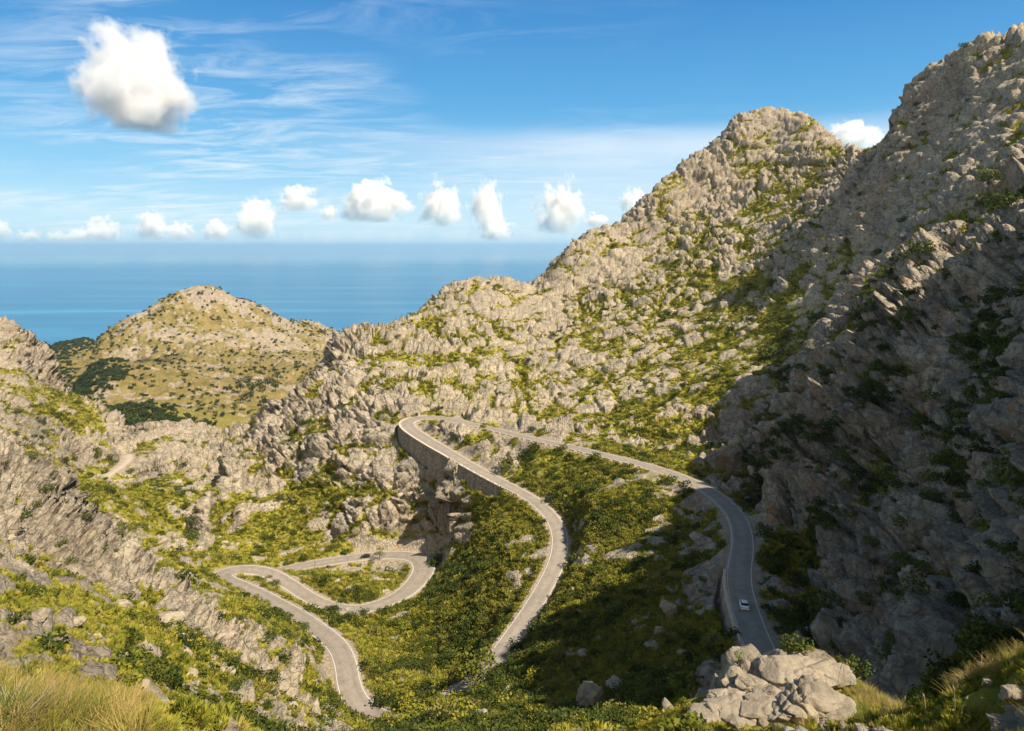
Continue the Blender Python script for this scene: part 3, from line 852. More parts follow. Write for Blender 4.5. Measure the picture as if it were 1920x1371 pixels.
def instancer(name, P, N_, S, variants, label, tilt=.5, flatten=None, cat=None):
    """one object of uncountable plants: instances on points"""
    me_ = np_mesh(name, P, np.zeros((0, 4), int))
    set_attr(me_, 'sc', S); set_attr(me_, 'rz', rng.random(len(P)) * 6.283)
    idx = rng.integers(len(variants), size=len(P)); set_attr(me_, 'ix', idx + .01)
    tx = me_.attributes.new('tx', 'FLOAT_VECTOR', 'POINT')
    e = np.stack([-N_[:, 1] * tilt, N_[:, 0] * tilt, np.zeros(len(P))], 1)
    tx.data.foreach_set('vector', e.astype(np.float32).ravel())
    o_ = bpy.data.objects.new(name, me_); col.objects.link(o_)
    g = bpy.data.node_groups.new(name, 'GeometryNodeTree')
    g.interface.new_socket('Geometry', in_out='INPUT', socket_type='NodeSocketGeometry')
    g.interface.new_socket('Geometry', in_out='OUTPUT', socket_type='NodeSocketGeometry')
    N, L = g.nodes, g.links
    gi, go = N.new('NodeGroupInput'), N.new('NodeGroupOutput')
    def at(nm, ty='FLOAT'):
        x = N.new('GeometryNodeInputNamedAttribute'); x.data_type = ty; x.inputs[0].default_value = nm
        return [q for q in x.outputs if q.enabled][0]
    join = N.new('GeometryNodeJoinGeometry')
    cz = N.new('ShaderNodeCombineXYZ'); L.new(at('rz'), cz.inputs[2])
    ad = N.new('ShaderNodeVectorMath'); ad.operation = 'ADD'
    L.new(cz.outputs[0], ad.inputs[0]); L.new(at('tx', 'FLOAT_VECTOR'), ad.inputs[1])
    for k_, v_ in enumerate(variants):
        oi = N.new('GeometryNodeObjectInfo'); oi.inputs['Object'].default_value = v_
        ip = N.new('GeometryNodeInstanceOnPoints')
        lt = N.new('FunctionNodeCompare'); lt.data_type = 'INT'; lt.operation = 'EQUAL'
        fi = N.new('FunctionNodeFloatToInt'); fi.rounding_mode = 'FLOOR'; L.new(at('ix'), fi.inputs[0])
        ii_ = [q for q in lt.inputs if q.enabled]
        L.new(fi.outputs[0], ii_[0]); ii_[1].default_value = k_
        L.new(gi.outputs[0], ip.inputs['Points']); L.new(lt.outputs[0], ip.inputs['Selection'])
        L.new(oi.outputs['Geometry'], ip.inputs['Instance'])
        L.new(ad.outputs[0], ip.inputs['Rotation']); L.new(at('sc'), ip.inputs['Scale'])
        L.new(ip.outputs[0], join.inputs[0])
    L.new(join.outputs[0], go.inputs[0])
    md = o_.modifiers.new('scatter', 'NODES'); md.node_group = g
    tag(o_, label, cat, kind='stuff')
    return o_

AREA = np.zeros(PX.shape)
_d1 = HP[1:, :-1] - HP[:-1, :-1]; _d2 = HP[:-1, 1:] - HP[:-1, :-1]
AREA[:-1, :-1] = np.linalg.norm(np.cross(_d1, _d2), axis=-1)
del _d1, _d2
INV = (UU > -160) & (UU < 2080) & (VVv < 1500)

def sample(weight, n):
    w = (weight * AREA).ravel()
    c = np.cumsum(w)
    if c[-1] <= 0: return np.zeros(0, int)
    n = int(min(n, 400000))
    return np.searchsorted(c, rng.random(n) * c[-1])

flatN = HN.reshape(-1, 3); flatP = HP.reshape(-1, 3)
offroad = (edge > 1.3)
vf = vmask
# grass cushions and low scrub
tufts = [src(tuft_mesh('grass_tuft', 10 + k_, M_TUFT)) for k_ in range(4)]
w = np.where(offroad & VIS & INV & (_r > 38) & (_r < 900), np.clip(vf - .25, 0, 1) * (140 / (_r + 60)) ** 1.2, 0)
w = w * (_r > 125)
ix = sample(w, 56000)
instancer('grass', flatP[ix] + rng.normal(size=(len(ix), 3)) * .15 - [0, 0, .1], flatN[ix], (.45 + .75 * rng.random(len(ix)) ** 2) * np.interp(_r.ravel()[ix], [40, 150, 600], [.75, 1.1, 2.0]), tufts, 'yellow green tussock grass growing between the rocks')
fine = [src(tuft_mesh('grass_tuft', 14 + k_, M_TUFT, 54, .03)) for k_ in range(4)]
w = np.where(offroad & VIS & INV & (_r > 48) & (_r <= 125), np.clip(vf - .25, 0, 1) * (140 / (_r + 60)) ** 1.5, 0)
ix = sample(w, 24000)
instancer('near_grass', flatP[ix] - [0, 0, .08], flatN[ix], (.30 + .45 * rng.random(len(ix)) ** 2) * np.interp(_r.ravel()[ix], [48, 125], [.55, 1.5]), fine, 'fine green grass on the near slope below the viewpoint')
lows = [src(bush_mesh('scrub_bush', 20 + k_, M_OLIVE, 120, .09, .17, .7)) for k_ in range(5)]
w = np.where(offroad & VIS & INV & (_r > 38) & (_r < 800), np.clip(vf - .3, 0, 1) * (.35 + 1.6 * sstep(.55, .9, veg)) * sstep(.42, .56, F['patch2'] * .5 + F['f1'] * .5 + .05) * (140 / (_r + 60)), 0)
ix = sample(w, 22000)
instancer('scrub', flatP[ix] - [0, 0, .1], flatN[ix], (.55 + 1.1 * rng.random(len(ix)) ** 2) * np.interp(_r.ravel()[ix], [40, 150, 600], [.8, 1.15, 1.7]), lows, 'low olive green maquis scrub covering the slopes', .3)
darks = [src(bush_mesh('evergreen_bush', 40 + k_, M_DARK, 200, .07, .14, .85)) for k_ in range(5)]
w = np.where(offroad & VIS & INV & (_r > 55) & (_r < 900), (.10 + 1.5 * sstep(.75, .95, veg) + .5 * sstep(.35, .7, veg)) * (.25 + .75 * vf) * sstep(.45, .6, F['patch']) * (160 / (_r + 60)), 0)
ix = sample(w, 5600)
w2 = np.where(offroad & VIS & INV & (_r > 60) & (_r < 350) & (UU > 1380), (.1 + cliff) * sstep(.5, .62, F['patch'] * .6 + (1 - F['f1']) * .4) * (100 / _r), 0)
ix = np.r_[ix, sample(w2, 2400)]
sc = (.9 + 1.9 * rng.random(len(ix)) ** 2) * np.interp(_r.ravel()[ix], [60, 150, 600], [.75, 1.0, 1.5])
instancer('undergrowth', flatP[ix] - [0, 0, .15], flatN[ix], sc, darks, 'dark evergreen shrubs packed along the valley floor and crevices', .15)
w = np.where(VIS & INV & (_r > 6) & (_r < 42), sstep(.22, .6, veg) * sstep(.34, .48, F['f2']), 0)
ix = sample(w, 12000)
instancer('turf', flatP[ix] - [0, 0, .02], flatN[ix], .07 + .12 * rng.random(len(ix)), fine, 'short green turf between the foreground rocks')
# far woods
M_WOOD = leaf_mat('far pine woods', [(.15, (.02, .035, .012)), (.5, (.035, .055, .016)), (.9, (.06, .08, .02))], .1)
crowns = [src(bush_mesh('tree_crown', 60 + k_, M_WOOD, 110, .14, .26, 1.1)) for k_ in range(3)]
w = np.where(VIS & INV & ((_r > 880) | ((_r > 605) & (veg > .8) & (A2 < R(-27)))) & (_r < 3000), np.clip(veg - .8, 0, 1) * 5 * sstep(.40, .56, F['f1']) + .008 + .06 * sstep(.55, .62, F['fp']), 0)
ix = sample(w, 3600)
instancer('woods', flatP[ix], flatN[ix], (3.2 + 3.4 * rng.random(len(ix))) * np.where(_r.ravel()[ix] < 900, .55, 1), crowns, 'dark pine woods filling the far valley floor', 0)

# long dry grass close to the camera
M_BLADE = leaf_mat('dry long grass', [(.1, (.08, .12, .02)), (.35, (.21, .21, .04)), (.6, (.42, .32, .09)), (.9, (.50, .36, .18))], .35)
def blades(name, seed, n, h0, h1):
    rs = np.random.default_rng(seed); bm = bmesh.new()
    for _ in range(n):
        a = rs.random() * 6.28; d = rs.random() * .14
        p = np.array((math.cos(a) * d, math.sin(a) * d, 0)); a2 = a + rs.normal() * .5
        h = h0 + (h1 - h0) * rs.random(); lean = h * (.15 + .75 * rs.random())
        o_ = np.array((math.cos(a2), math.sin(a2), 0)); sd_ = np.array((-o_[1], o_[0], 0)) * .007
        prev = None
        for k_ in range(5):
            t = k_ / 4
            c = p + o_ * lean * t ** 1.8 + np.array((0, 0, h * (t - .28 * t * t)))
            ww = sd_ * (1 - t * .85)
            vs = (bm.verts.new(c - ww), bm.verts.new(c + ww))
            if prev: bm.faces.new((prev[0], prev[1], vs[1], vs[0]))
            prev = vs
    return bm_mesh(name, bm, M_BLADE)
gs = [src(blades('grass_clump', 80 + k_, 110, .25, .55)) for k_ in range(4)]
w = np.where(VIS & INV & (_r > 5) & (_r < 32) & ((UU < 270) | (UU > 1480)), (sstep(.4, .8, veg) * sstep(.35, .6, vf + .3) + .03) * sstep(.44, .56, F['f2']), 0)
ix = sample(w, 1500)
instancer('long_grass', flatP[ix] - [0, 0, .04], flatN[ix], (.3 + .75 * rng.random(len(ix)) ** 2), gs, 'long straw coloured grass blowing at the edge of the viewpoint', .4)

# ------------------------------------------------------------------ single shrubs, trees, boulders
BUSH = {'dark': [bush_mesh('shrub', 100 + k_, M_DARK, 330, .055, .11, .9) for k_ in range(6)],
        'olive': [bush_mesh('shrub', 120 + k_, M_OLIVE, 330, .055, .11, .85) for k_ in range(4)],
        'pale': [bush_mesh('shrub', 130 + k_, M_PALE, 330, .05, .1, 1.0) for k_ in range(2)]}
def zone(u, v, r):
    if r > 1200: return 'dark pine dotted on the sunlit hill beside the sea', 'pines dotted on the sea hill'
    if u > 1395 and r < 335: return 'dark green bush clinging to the shaded grey cliff', 'bushes on the shaded cliff'
    if u > 1395: return 'green bush on the bright rocks above the shaded cliff', 'bushes below the high summit'
    if r > 400 and u < 520: return 'dark green bush among pale rocks of the distant left valley', 'bushes in the left valley'
    if u < 330 and r > 100: return 'green bush rooted in the pale rocks of the near left slope', 'bushes on the left rocks'
    if u < 660 and r < 240: return 'bush on the grassy slope left of the lowest road bend', 'bushes on the lower left slope'
    if v < 860: return 'bush in the crevices of the rocky slope above the hairpin road', 'bushes on the main slope'
    if u < 900 and v < 1060: return 'bush on the rock spur between the hairpin wall and lower loop', 'bushes on the rock spur'
    if u < 1045: return 'bushy green shrub in the gully beside the lower road loops', 'bushes in the gully'
    return 'bushy green shrub in the hollow between the two upper roads', 'bushes between the upper roads'
def shrub(u, v, wpx, kind='dark', hz=1.0, sink=.12):
    p, n, i, j = ground(u, v)
    s = wpx * slant(p) / FPX / 1.7
    ml = BUSH[kind]
    o_ = bpy.data.objects.new('shrub', ml[rng.integers(len(ml))]); col.objects.link(o_)
    o_.location = p - Vector((0, 0, sink * s)); o_.scale = (s, s, s * hz); o_.rotation_euler = (0, 0, rng.random() * 6.28)
    lb, gr = zone(u, v, math.hypot(p.x, p.y))
    if kind == 'pale': lb, gr = lb.replace('dark green', 'pale green').replace('green', 'pale green', 1) if 'pale' not in lb else lb, gr + ', paler ones'
    tag(o_, lb, 'shrub', gr)
    return o_
S_DARK = [(1528,606,36),(1612,604,60),(1572,706,36),(1505,700,30),(1602,682,18),(1579,726,20),(1569,805,46),(1606,806,32),(1542,830,34),(1522,793,20),(1508,866,32),(1559,765,13),(1636,824,32),(1592,862,42),(1666,915,28),(1736,806,62),(1911,856,64),(1830,830,26),(1904,912,84),(1713,668,50),
 (1528,1150,72),(1481,1142,50),(1488,1226,54),(1569,1224,42),(1592,1256,54),(1629,1130,32),(1438,1070,52),(1431,1004,42),(1485,1092,38),(1575,998,32),(1619,1024,32),(1706,1058,38),(1750,1068,24),(1746,1126,42),(1807,1118,20),(1911,1156,56),(1800,1233,62),(1763,970,42),(1660,1232,60),(1720,1260,70),
 (45,930,26),(27,958,22),(55,965,20),(119,984,22),(269,948,22),(197,888,14),(245,888,15),(128,906,13),(184,856,19),(138,864,14),(214,872,24),(25,838,12),(38,842,12),(60,821,10),(83,897,8),(55,1118,40),(275,1168,26),(10,876,18),(205,860,18),
 (529,1166,42),(564,1186,38),(516,1096,20),(625,1146,24),(682,1152,22),(813,1062,26),(964,1244,42),(970,1218,40),(937,1262,30),(716,1322,46),(615,1328,34),(360,1012,30),(1000,842,30),(985,862,40),(950,878,38),(800,880,14),(905,803,14),(812,800,16),(850,826,20),(870,832,22),(1060,470,8),(1150,465,16),(1290,500,18),(1441,672,44),(1448,540,24),(1180,630,18),(1130,560,14),(980,705,14),
 (1860,345,34),(1830,390,30),(1745,480,40),(1590,520,22),(1640,480,20),(1880,400,50),(1700,560,30),(1810,430,40),(1655,300,16),(1725,255,16),(1770,330,24),(1690,420,20)]
for u, v, wpx in S_DARK: shrub(u, v, wpx, 'dark', .8 + .5 * rng.random())
S_OL = [(470,1134,34),(496,1138,26),(504,1084,14),(850,1330,60),(790,1345,60),(760,1310,40),(900,1335,50),(770,1330,50),(820,1318,44),(860,1312,44),(740,1355,50),(880,1350,60),(780,1358,60),(835,1350,60),(950,1330,50),(1150,1340,50),(1220,1350,60),(1010,1345,44),(1629,888,40),(1080,1210,30),(1050,1235,34),(1130,1260,30),(1000,1275,40),(1150,1100,36),(1110,1010,34),(1250,1000,34),(1180,960,34),(1290,1090,36),(1240,1200,40),(1060,1300,36),(1300,1290,40),(900,1130,34),(860,1090,30),(840,1160,36),(930,1080,30),(960,1140,36),(760,1180,36),(700,1190,36)]
for u, v, wpx in S_OL: shrub(u, v, wpx, 'olive', .8 + .4 * rng.random())
for u, v, wpx in [(1326,1216,44),(1330,1236,26)]: shrub(u, v, wpx, 'pale', 1.2)
# the largest of the scattered bushes, to make 300
cand = np.nonzero((VIS & offroad & (_r > 50) & (_r < 700) & (UU > 0) & (UU < W) & (VVv < H)).ravel())[0]
lotw = (AREA.ravel()[cand] * (.15 + np.clip(veg.ravel()[cand], 0, 1)) / (_r.ravel()[cand] ** 1.3))
pick = cand[np.searchsorted(np.cumsum(lotw), rng.random(300 - len(S_DARK) - len(S_OL) - 2) * lotw.sum())]
for k_ in pick:
    p = flatP[k_]; rr = float(_r.ravel()[k_])
    shrub(float(UU.ravel()[k_]), float(VVv.ravel()[k_]), (1.1 + 1.5 * rng.random()) * FPX / rr * (1 + rr / 900), 'dark' if rng.random() < .6 else 'olive', .75 + .4 * rng.random())

def tree_mesh(seed, mat, h, w, lob=7, n=420):
    rs = np.random.default_rng(seed)
    bt = bmesh.new()
    def limb(p0, p1, r0, r1, seg=4):
        p0, p1 = Vector(p0), Vector(p1); ax = (p1 - p0).normalized()
        s_ = ax.orthogonal().normalized(); t_ = ax.cross(s_); prev = None
        for k_ in range(seg + 1):
            f = k_ / seg; c = p0.lerp(p1, f) + s_ * math.sin(f * 3.1) * r0 * .5
            r = r0 + (r1 - r0) * f
            ring = [bt.verts.new(c + (s_ * math.cos(a) + t_ * math.sin(a)) * r) for a in [x * 6.283 / 6 for x in range(6)]]
            if prev:
                for x in range(6): bt.faces.new((prev[x], prev[(x + 1) % 6], ring[(x + 1) % 6], ring[x]))
            prev = ring
    limb((0, 0, -.3), (.05 * w, 0, h * .62), h * .035, h * .018)
    lobes = []
    for k_ in range(lob):
        a = k_ * 2.4 + rs.random(); d = w * (.12 + .3 * rs.random()); z = h * (.3 + .55 * rs.random())
        c = (math.cos(a) * d, math.sin(a) * d, z); r = w * (.17 + .12 * rs.random())
        lobes.append((c, (r, r, r * .75)))
        limb((.04 * w, 0, h * (.25 + .25 * rs.random())), c, h * .014, h * .005, 3)
    lobes.append(((0, 0, h * .78), (w * .28, w * .28, h * .2)))
    bc = bmesh.new(); foliage(bc, lobes, n, w * .03, w * .065, rs, .4)
    return bm_mesh('trunk', bt, M_BARK), bm_mesh('crown', bc, mat)
T_PINE = [tree_mesh(200 + k_, M_WOOD, 1, .85) for k_ in range(3)]
T_GREEN = tree_mesh(210, leaf_mat('bright leaves', [(.2, (.09, .12, .02)), (.8, (.22, .23, .04))]), 1, 1.05, 8, 520)
T_GREY = tree_mesh(211, leaf_mat('sparse leaves', [(.2, (.12, .13, .04)), (.8, (.2, .19, .07))]), 1, .8, 6, 260)
T_SAP = tree_mesh(212, leaf_mat('sapling needles', [(.2, (.10, .16, .04)), (.8, (.2, .26, .08))]), 1, .55, 6, 420)
def tree(name, u, v, hpx, ms, label, group=None, cat='tree', wide=1.0):
    p, n, i, j = ground(u, v)
    s = hpx * slant(p) / FPX
    e = bpy.data.objects.new(name, None); col.objects.link(e)
    e.location = p; e.scale = (s * wide, s * wide, s); e.rotation_euler.z = rng.random() * 6.28
    for nm, me_ in zip(('trunk', 'crown'), ms):
        o_ = bpy.data.objects.new(nm, me_); col.objects.link(o_); o_.parent = e
    tag(e, label, cat, group)
    return e
tree('tree', 358, 1008, 40, T_PINE[0], 'dark tall pine standing alone between rocks above the grassy hollow', wide=.9)
tree('tree', 711, 1052, 26, T_GREY, 'small sparse tree at the road edge beside the black car')
tree('tree', 893, 1292, 64, T_GREEN, 'bright green leafy tree where the middle road vanishes', wide=1.0)
tree('tree', 815, 1060, 26, T_PINE[1], 'dark tree casting its shadow on the outer curve of the lower loop', wide=1.2)
tree('sapling', 1391, 1256, 34, T_SAP, 'fresh green sapling sticking up behind the foreground rock', cat='sapling')
PINES = [(450,735,26),(462,728,24),(474,742,26),(486,735,24),(500,728,22),(470,755,20),(455,760,18),(515,735,22),(522,720,24),(500,760,18),(430,735,13),(420,770,13),(440,768,13),(405,765,12),(362,752,9),(378,748,8),(343,705,11),(335,695,10),(325,668,12),(315,662,10),(292,668,12),(305,690,8),(372,765,12),(395,775,12),(415,785,12),(350,790,10),(300,780,14),(330,778,12),(225,775,14),(245,782,14)]
for k_, (u, v, h_) in enumerate(PINES):
    tree('pine_tree', u, v, h_, T_PINE[k_ % 3], 'rounded dark pine in the grove at the foot of the sea hill' if u > 395 else 'rounded dark pine in the far valley below the sea hill', 'pines of the sea hill grove' if u > 395 else 'pines of the far valley')
DOTS = [(378,553,8),(371,555,8),(355,559,7),(338,562,6),(330,565,6),(317,570,6),(280,592,6),(245,616,6),(228,625,6),(440,568,6),(450,575,5),(515,596,7),(527,604,7),(545,608,6),(450,598,5),(478,580,5),(490,588,5),(500,592,5),(410,545,7),(395,600,6),(310,625,5),(300,640,6),(290,610,5),(332,610,6),(370,600,5),(420,640,5),(395,572,6),(402,570,6),(560,612,5),(535,625,5),(470,655,7),(550,640,6),(330,600,6),(345,602,5),(320,613,5)]
for k_, (u, v, h_) in enumerate(DOTS):
    tree('pine_tree', u, v, h_, T_PINE[k_ % 3], 'tiny dark pine dotted on the upper slopes of the sea hill', 'pines dotted on the sea hill', wide=1.2)

# boulders
M_ROCK = NT('boulder limestone')
_f = M_ROCK.noise(.9, 6, .65); _g = M_ROCK.noise(7, 5, .7)
_c = M_ROCK.ramp(_f, [(.3, (.20, .175, .14)), (.5, (.37, .315, .24)), (.7, (.49, .415, .305))])
_c = M_ROCK.mix(M_ROCK.math('MULTIPLY', M_ROCK.math('SUBTRACT', _g, .45, True), 1.8, True), _c, (.24, .21, .18))
M_ROCK.base(_c); M_ROCK.rough(.95); M_ROCK.bump(M_ROCK.math('ADD', M_ROCK.noise(3.5, 8, .75), M_ROCK.math('MULTIPLY', _g, .3)), .9, .12)
M_ROCK = M_ROCK.m
def rock_mesh(seed, sub=5, crack=.05, groove=0):
    bm = bmesh.new(); bmesh.ops.create_icosphere(bm, subdivisions=sub, radius=1)
    P_ = np.array([v.co[:] for v in bm.verts])
    rs = np.random.default_rng(seed)
    pl = rs.normal(size=(16, 3)); pl /= np.linalg.norm(pl, axis=1)[:, None]
    off_ = .5 + .32 * rs.random(16)
    for n_, d_ in zip(pl, off_):          # planes cut off the ball: angular faces
        t = P_ @ n_
        P_ = P_ - np.clip(t - d_, 0, None)[:, None] * n_[None] * .97
    ff = fields(P_ + seed * 3.7, {'a': dict(t='noise', size=.9, detail=6, rough=.6), 'e': dict(t='edge', size=.75, warp=.7), 'c': dict(t='cell', size=.75, warp=.7), 'r': dict(t='noise', size=.28, detail=4, rough=.6)})
    s_ = 1 + (ff['a'] - .5) * .34 + (ff['c'] - .5) * .2 - crack * 2.2 * (1 - sstep(0, .07, ff['e'])) + (ff['r'] - .5) * .14
    if groove:                            # long rounded solution grooves
        x_ = P_[:, 0] * 1.1 + P_[:, 2] * .45 + (ff['a'] - .5) * .8
        for g0 in (-.45, .0, .38):
            s_ -= groove * np.exp(-((x_ - g0) / .045) ** 2)
    P_ = P_ * s_[:, None]
    for v_, p_ in zip(bm.verts, P_): v_.co = p_
    return bm_mesh('boulder', bm, M_ROCK, True)
RK = [rock_mesh(300 + k_) for k_ in range(6)]
def boulder(u, v, wpx, hpx, label, group=None, me_=None, rot=None, sink=.25, name='boulder', deep=.9):
    p, n, i, j = ground(u, v)
    k_ = slant(p) / FPX
    o_ = bpy.data.objects.new(name, me_ or RK[rng.integers(6)]); col.objects.link(o_)
    sx_ = wpx * k_ / 1.7; sz_ = hpx * k_ / 1.5
    o_.scale = (sx_, sx_ * deep, sz_); o_.location = p + Vector((0, 0, sz_ * (.75 - sink)))
    o_.rotation_euler = (0, 0, rot if rot is not None else rng.random() * 6.28)
    tag(o_, label, 'boulder', group)
    return o_
boulder(1106, 1334, 44, 56, 'tall pale boulder standing in the green hollow, largest there', rot=.3)
boulder(1155, 1298, 40, 24, 'low jagged boulder just right of the tall boulder', rot=1.1)
boulder(1246, 1158, 32, 40, 'leaning grey boulder on the shaded grass between the roads', rot=2)
boulder(1232, 1192, 26, 20, 'rounded grey boulder below the leaning boulder', rot=.5)
BL = [(1190,1170,16,14),(1220,1215,40,16),(1090,1230,26,20),(1265,1225,18,14),(1300,1010,26,16),(1010,1350,12,12),(1085,1150,14,10),(1075,1110,10,9),(955,1298,22,16),(945,1275,22,12),(900,1350,40,20),(1120,1200,12,8),(1180,1300,12,9),(1310,1150,16,10),(1060,1145,12,7),(1060,1060,14,10),(1330,1060,14,8),(1270,1000,14,8),(1030,1120,10,7),(1350,1130,16,10)]
for u, v, w_, h_ in BL: boulder(u, v, w_ * .9, h_ * .9, 'small pale boulder half hidden in the scrub between the roads', 'small boulders between the roads', sink=.5)
BL = [(650,1145,12,10),(835,1200,16,10),(420,1195,40,18),(375,1180,18,12),(400,1160,16,10),(230,1140,30,20),(310,1165,50,24),(260,1215,20,10),(345,1225,30,12),(450,1240,20,14),(360,1262,34,14),(180,1195,24,12),(270,1290,30,16),(215,1240,24,12),(480,1260,30,18),(520,1290,26,14),(540,1330,40,20),(430,1215,16,10),(390,1290,24,12),(330,1130,20,10),(300,1320,26,14),(60,1160,30,16),(130,1170,26,14),(560,1275,20,14)]
for u, v, w_, h_ in BL: boulder(u, v, w_, h_, 'pale weathered boulder lying in the grass of the lower left slope', 'boulders on the lower left slope', sink=.75)
# foreground outcrop at lower right
GR = rock_mesh(340, 6, .045, .17); DM = rock_mesh(341, 6, .03)
boulder(1497, 1362, 112, 74, 'big grooved limestone block on top of the foreground outcrop', me_=GR, rot=.2, name='rock', deep=.8)['category'] = 'rock'
boulder(1530, 1285, 100, 40, 'smooth domed rock behind the grooved block', me_=DM, rot=.4, name='rock')['category'] = 'rock'
boulder(1465, 1275, 30, 24, 'small loose block beside the foreground turf', me_=RK[1], name='rock')['category'] = 'rock'
ST = [(1400,1290,60,44),(1430,1262,50,36),(1370,1300,44,30),(1345,1310,50,34),(1420,1320,50,34),(1395,1330,40,26),(1455,1250,34,24),(1420,1278,30,22),(1440,1300,34,24),(1310,1300,30,20),(1380,1355,36,22),(1460,1365,36,20),(1500,1370,30,18),(1540,1368,34,20),(1575,1366,30,22),(1610,1368,36,26),(1635,1370,26,20),(1365,1280,26,18),(1330,1330,30,20),(1480,1372,26,16),(1655,1372,24,18),(1870,1330,50,36),(1905,1350,60,40),(1850,1350,40,30),(1880,1300,50,36),(1845,1278,20,20),(1900,1318,40,28)]
for u, v, w_, h_ in ST:
    boulder(u, v + 6, w_ * .85, h_ * .75, 'rough pale stone in the foreground outcrop at the lower right' if u < 1700 else 'rough pale stone under the grass at the right corner', 'stones of the foreground outcrop' if u < 1700 else 'stones at the right corner', name='rock', sink=.35)['category'] = 'rock'

# bedrock showing between the loose stones of the outcrop
for u, v, w_, h_ in [(1440, 1330, 120, 60), (1380, 1345, 110, 50), (1490, 1270, 120, 50), (1560, 1350, 90, 50), (1330, 1350, 70, 30), (1880, 1370, 90, 50)]:
    boulder(u, v, w_, h_, 'broad bedrock slab the loose foreground stones rest on' if u < 1700 else 'broad bedrock slab at the bottom right corner', 'bedrock of the foreground outcrop' if u < 1700 else None, name='rock', sink=.75)['category'] = 'rock'

# bush and dry stalks of the foreground
o_ = shrub(1293, 1400, 130, 'olive', .9); o_['label'] = 'broad olive green bush in front of the foreground outcrop'; del o_['group']
M_STALK = plain('dry stalk', (.42, .33, .2), .8, 0, .2, 20)
def stalk(u, v, hpx, lean):
    p, n, i, j = ground(u, v); k_ = slant(p) / FPX; h = hpx * k_
    bm = bmesh.new(); prev = None
    pts_ = [Vector((lean * h * f ** 2, 0, h * f)) for f in (0, .25, .5, .75, .88, 1)]
    rad = [.012, .010, .008, .007, .02, .004]
    for q_, r_ in zip(pts_, rad):
        ring = [bm.verts.new(q_ + Vector((math.cos(a) * r_, math.sin(a) * r_, 0))) for a in (0, 1.57, 3.14, 4.71)]
        if prev:
            for x in range(4): bm.faces.new((prev[x], prev[(x + 1) % 4], ring[(x + 1) % 4], ring[x]))
        prev = ring
    o_ = bpy.data.objects.new('dry_stalk', bm_mesh('dry_stalk', bm, M_STALK)); col.objects.link(o_); o_.location = p
    tag(o_, 'thin dry flower stalk standing in the grass behind the foreground rocks', 'plant stalk', 'dry stalks of the foreground')
for u, v, h_, l_ in [(1568,1296,46,.1),(1582,1296,38,-.1),(1592,1302,30,.5),(1640,1340,36,.05),(1618,1320,34,.1),(1622,1322,28,-.1),(1610,1312,24,.3),(1645,1345,28,.2),(1680,1350,44,0),(1780,1340,50,-.15),(1720,1345,40,-.2),(1790,1345,36,.2),(1895,1230,44,.3),(1905,1235,34,-.3),(1885,1245,30,-.5),(1860,1262,26,.2),(60,1240,40,.2),(95,1265,60,.15)]:
    stalk(u, v, h_, l_)
# grey dead twigs in the lower left corner
bm = bmesh.new(); rs = np.random.default_rng(5)
for _ in range(150):
    a = rs.random() * 6.28; p0 = Vector((rs.normal() * .12, rs.normal() * .12, 0)); L_ = .3 + .5 * rs.random()
    d = Vector((math.cos(a), math.sin(a), .4 + rs.random() * .9)).normalized(); prev = None
    for k_ in range(5):
        c = p0 + d * L_ * k_ / 4 + Vector((rs.normal(), rs.normal(), rs.normal())) * .02; r = .005 * (1 - k_ / 5.5)
        ring = [bm.verts.new(c + Vector((math.cos(x) * r, math.sin(x) * r, 0))) for x in (0, 2.1, 4.2)]
        if prev:
            for x in range(3): bm.faces.new((prev[x], prev[(x + 1) % 3], ring[(x + 1) % 3], ring[x]))
        prev = ring
p, n, i, j = ground(12, 1366)
o_ = bpy.data.objects.new('dead_shrub', bm_mesh('dead_shrub', bm, plain('grey twigs', (.34, .30, .27), .9, 0, .2, 12))); col.objects.link(o_)
o_.location = p; o_.scale = (.8, .8, .6); tag(o_, 'grey leafless dead shrub in the bottom left corner', 'dead shrub')

# ------------------------------------------------------------------ retaining walls and guard stones
m = NT('wall masonry')
br = m.n('ShaderNodeTexVoronoi', Scale=1.0)
mw = m.n('ShaderNodeMapping'); mw.inputs['Scale'].default_value = (.9, .9, 1.7); m.link(m.pos(), mw.inputs[0]); m.link(mw.outputs[0], br.inputs['Vector'])
sepc = m.n('ShaderNodeSeparateColor'); m.link(br.outputs['Color'], sepc.inputs[0])
wc = m.ramp(sepc.outputs[0], [(0, (.20, .165, .125)), (1, (.46, .38, .28))])
ms = m.n('ShaderNodeMapping'); ms.inputs['Scale'].default_value = (.5, .5, .05); m.link(m.pos(), ms.inputs[0])
wc = m.mix(m.math('MULTIPLY', m.ramp(m.noise(1.0, 6, .7, ms.outputs[0]), [(.45, (0, 0, 0)), (.62, (1, 1, 1))]), .6), wc, (.13, .11, .09))
m.base(m.mix(m.math('MULTIPLY', m.noise(.5, 5, .6), .4), wc, (.26, .22, .17))); m.rough(.95)
m.bump(m.noise(3, 5, .7), .6, .15)
M_WALL = m.m
M_CAP = plain('pale wall cap', (.55, .47, .37), .9, 0, .12, 2)
WLAB = ['tall curved masonry retaining wall holding up the hairpin bend', 'curved stone wall under the road just past the rock spur', 'stone retaining wall beside the shaded road by the white car']
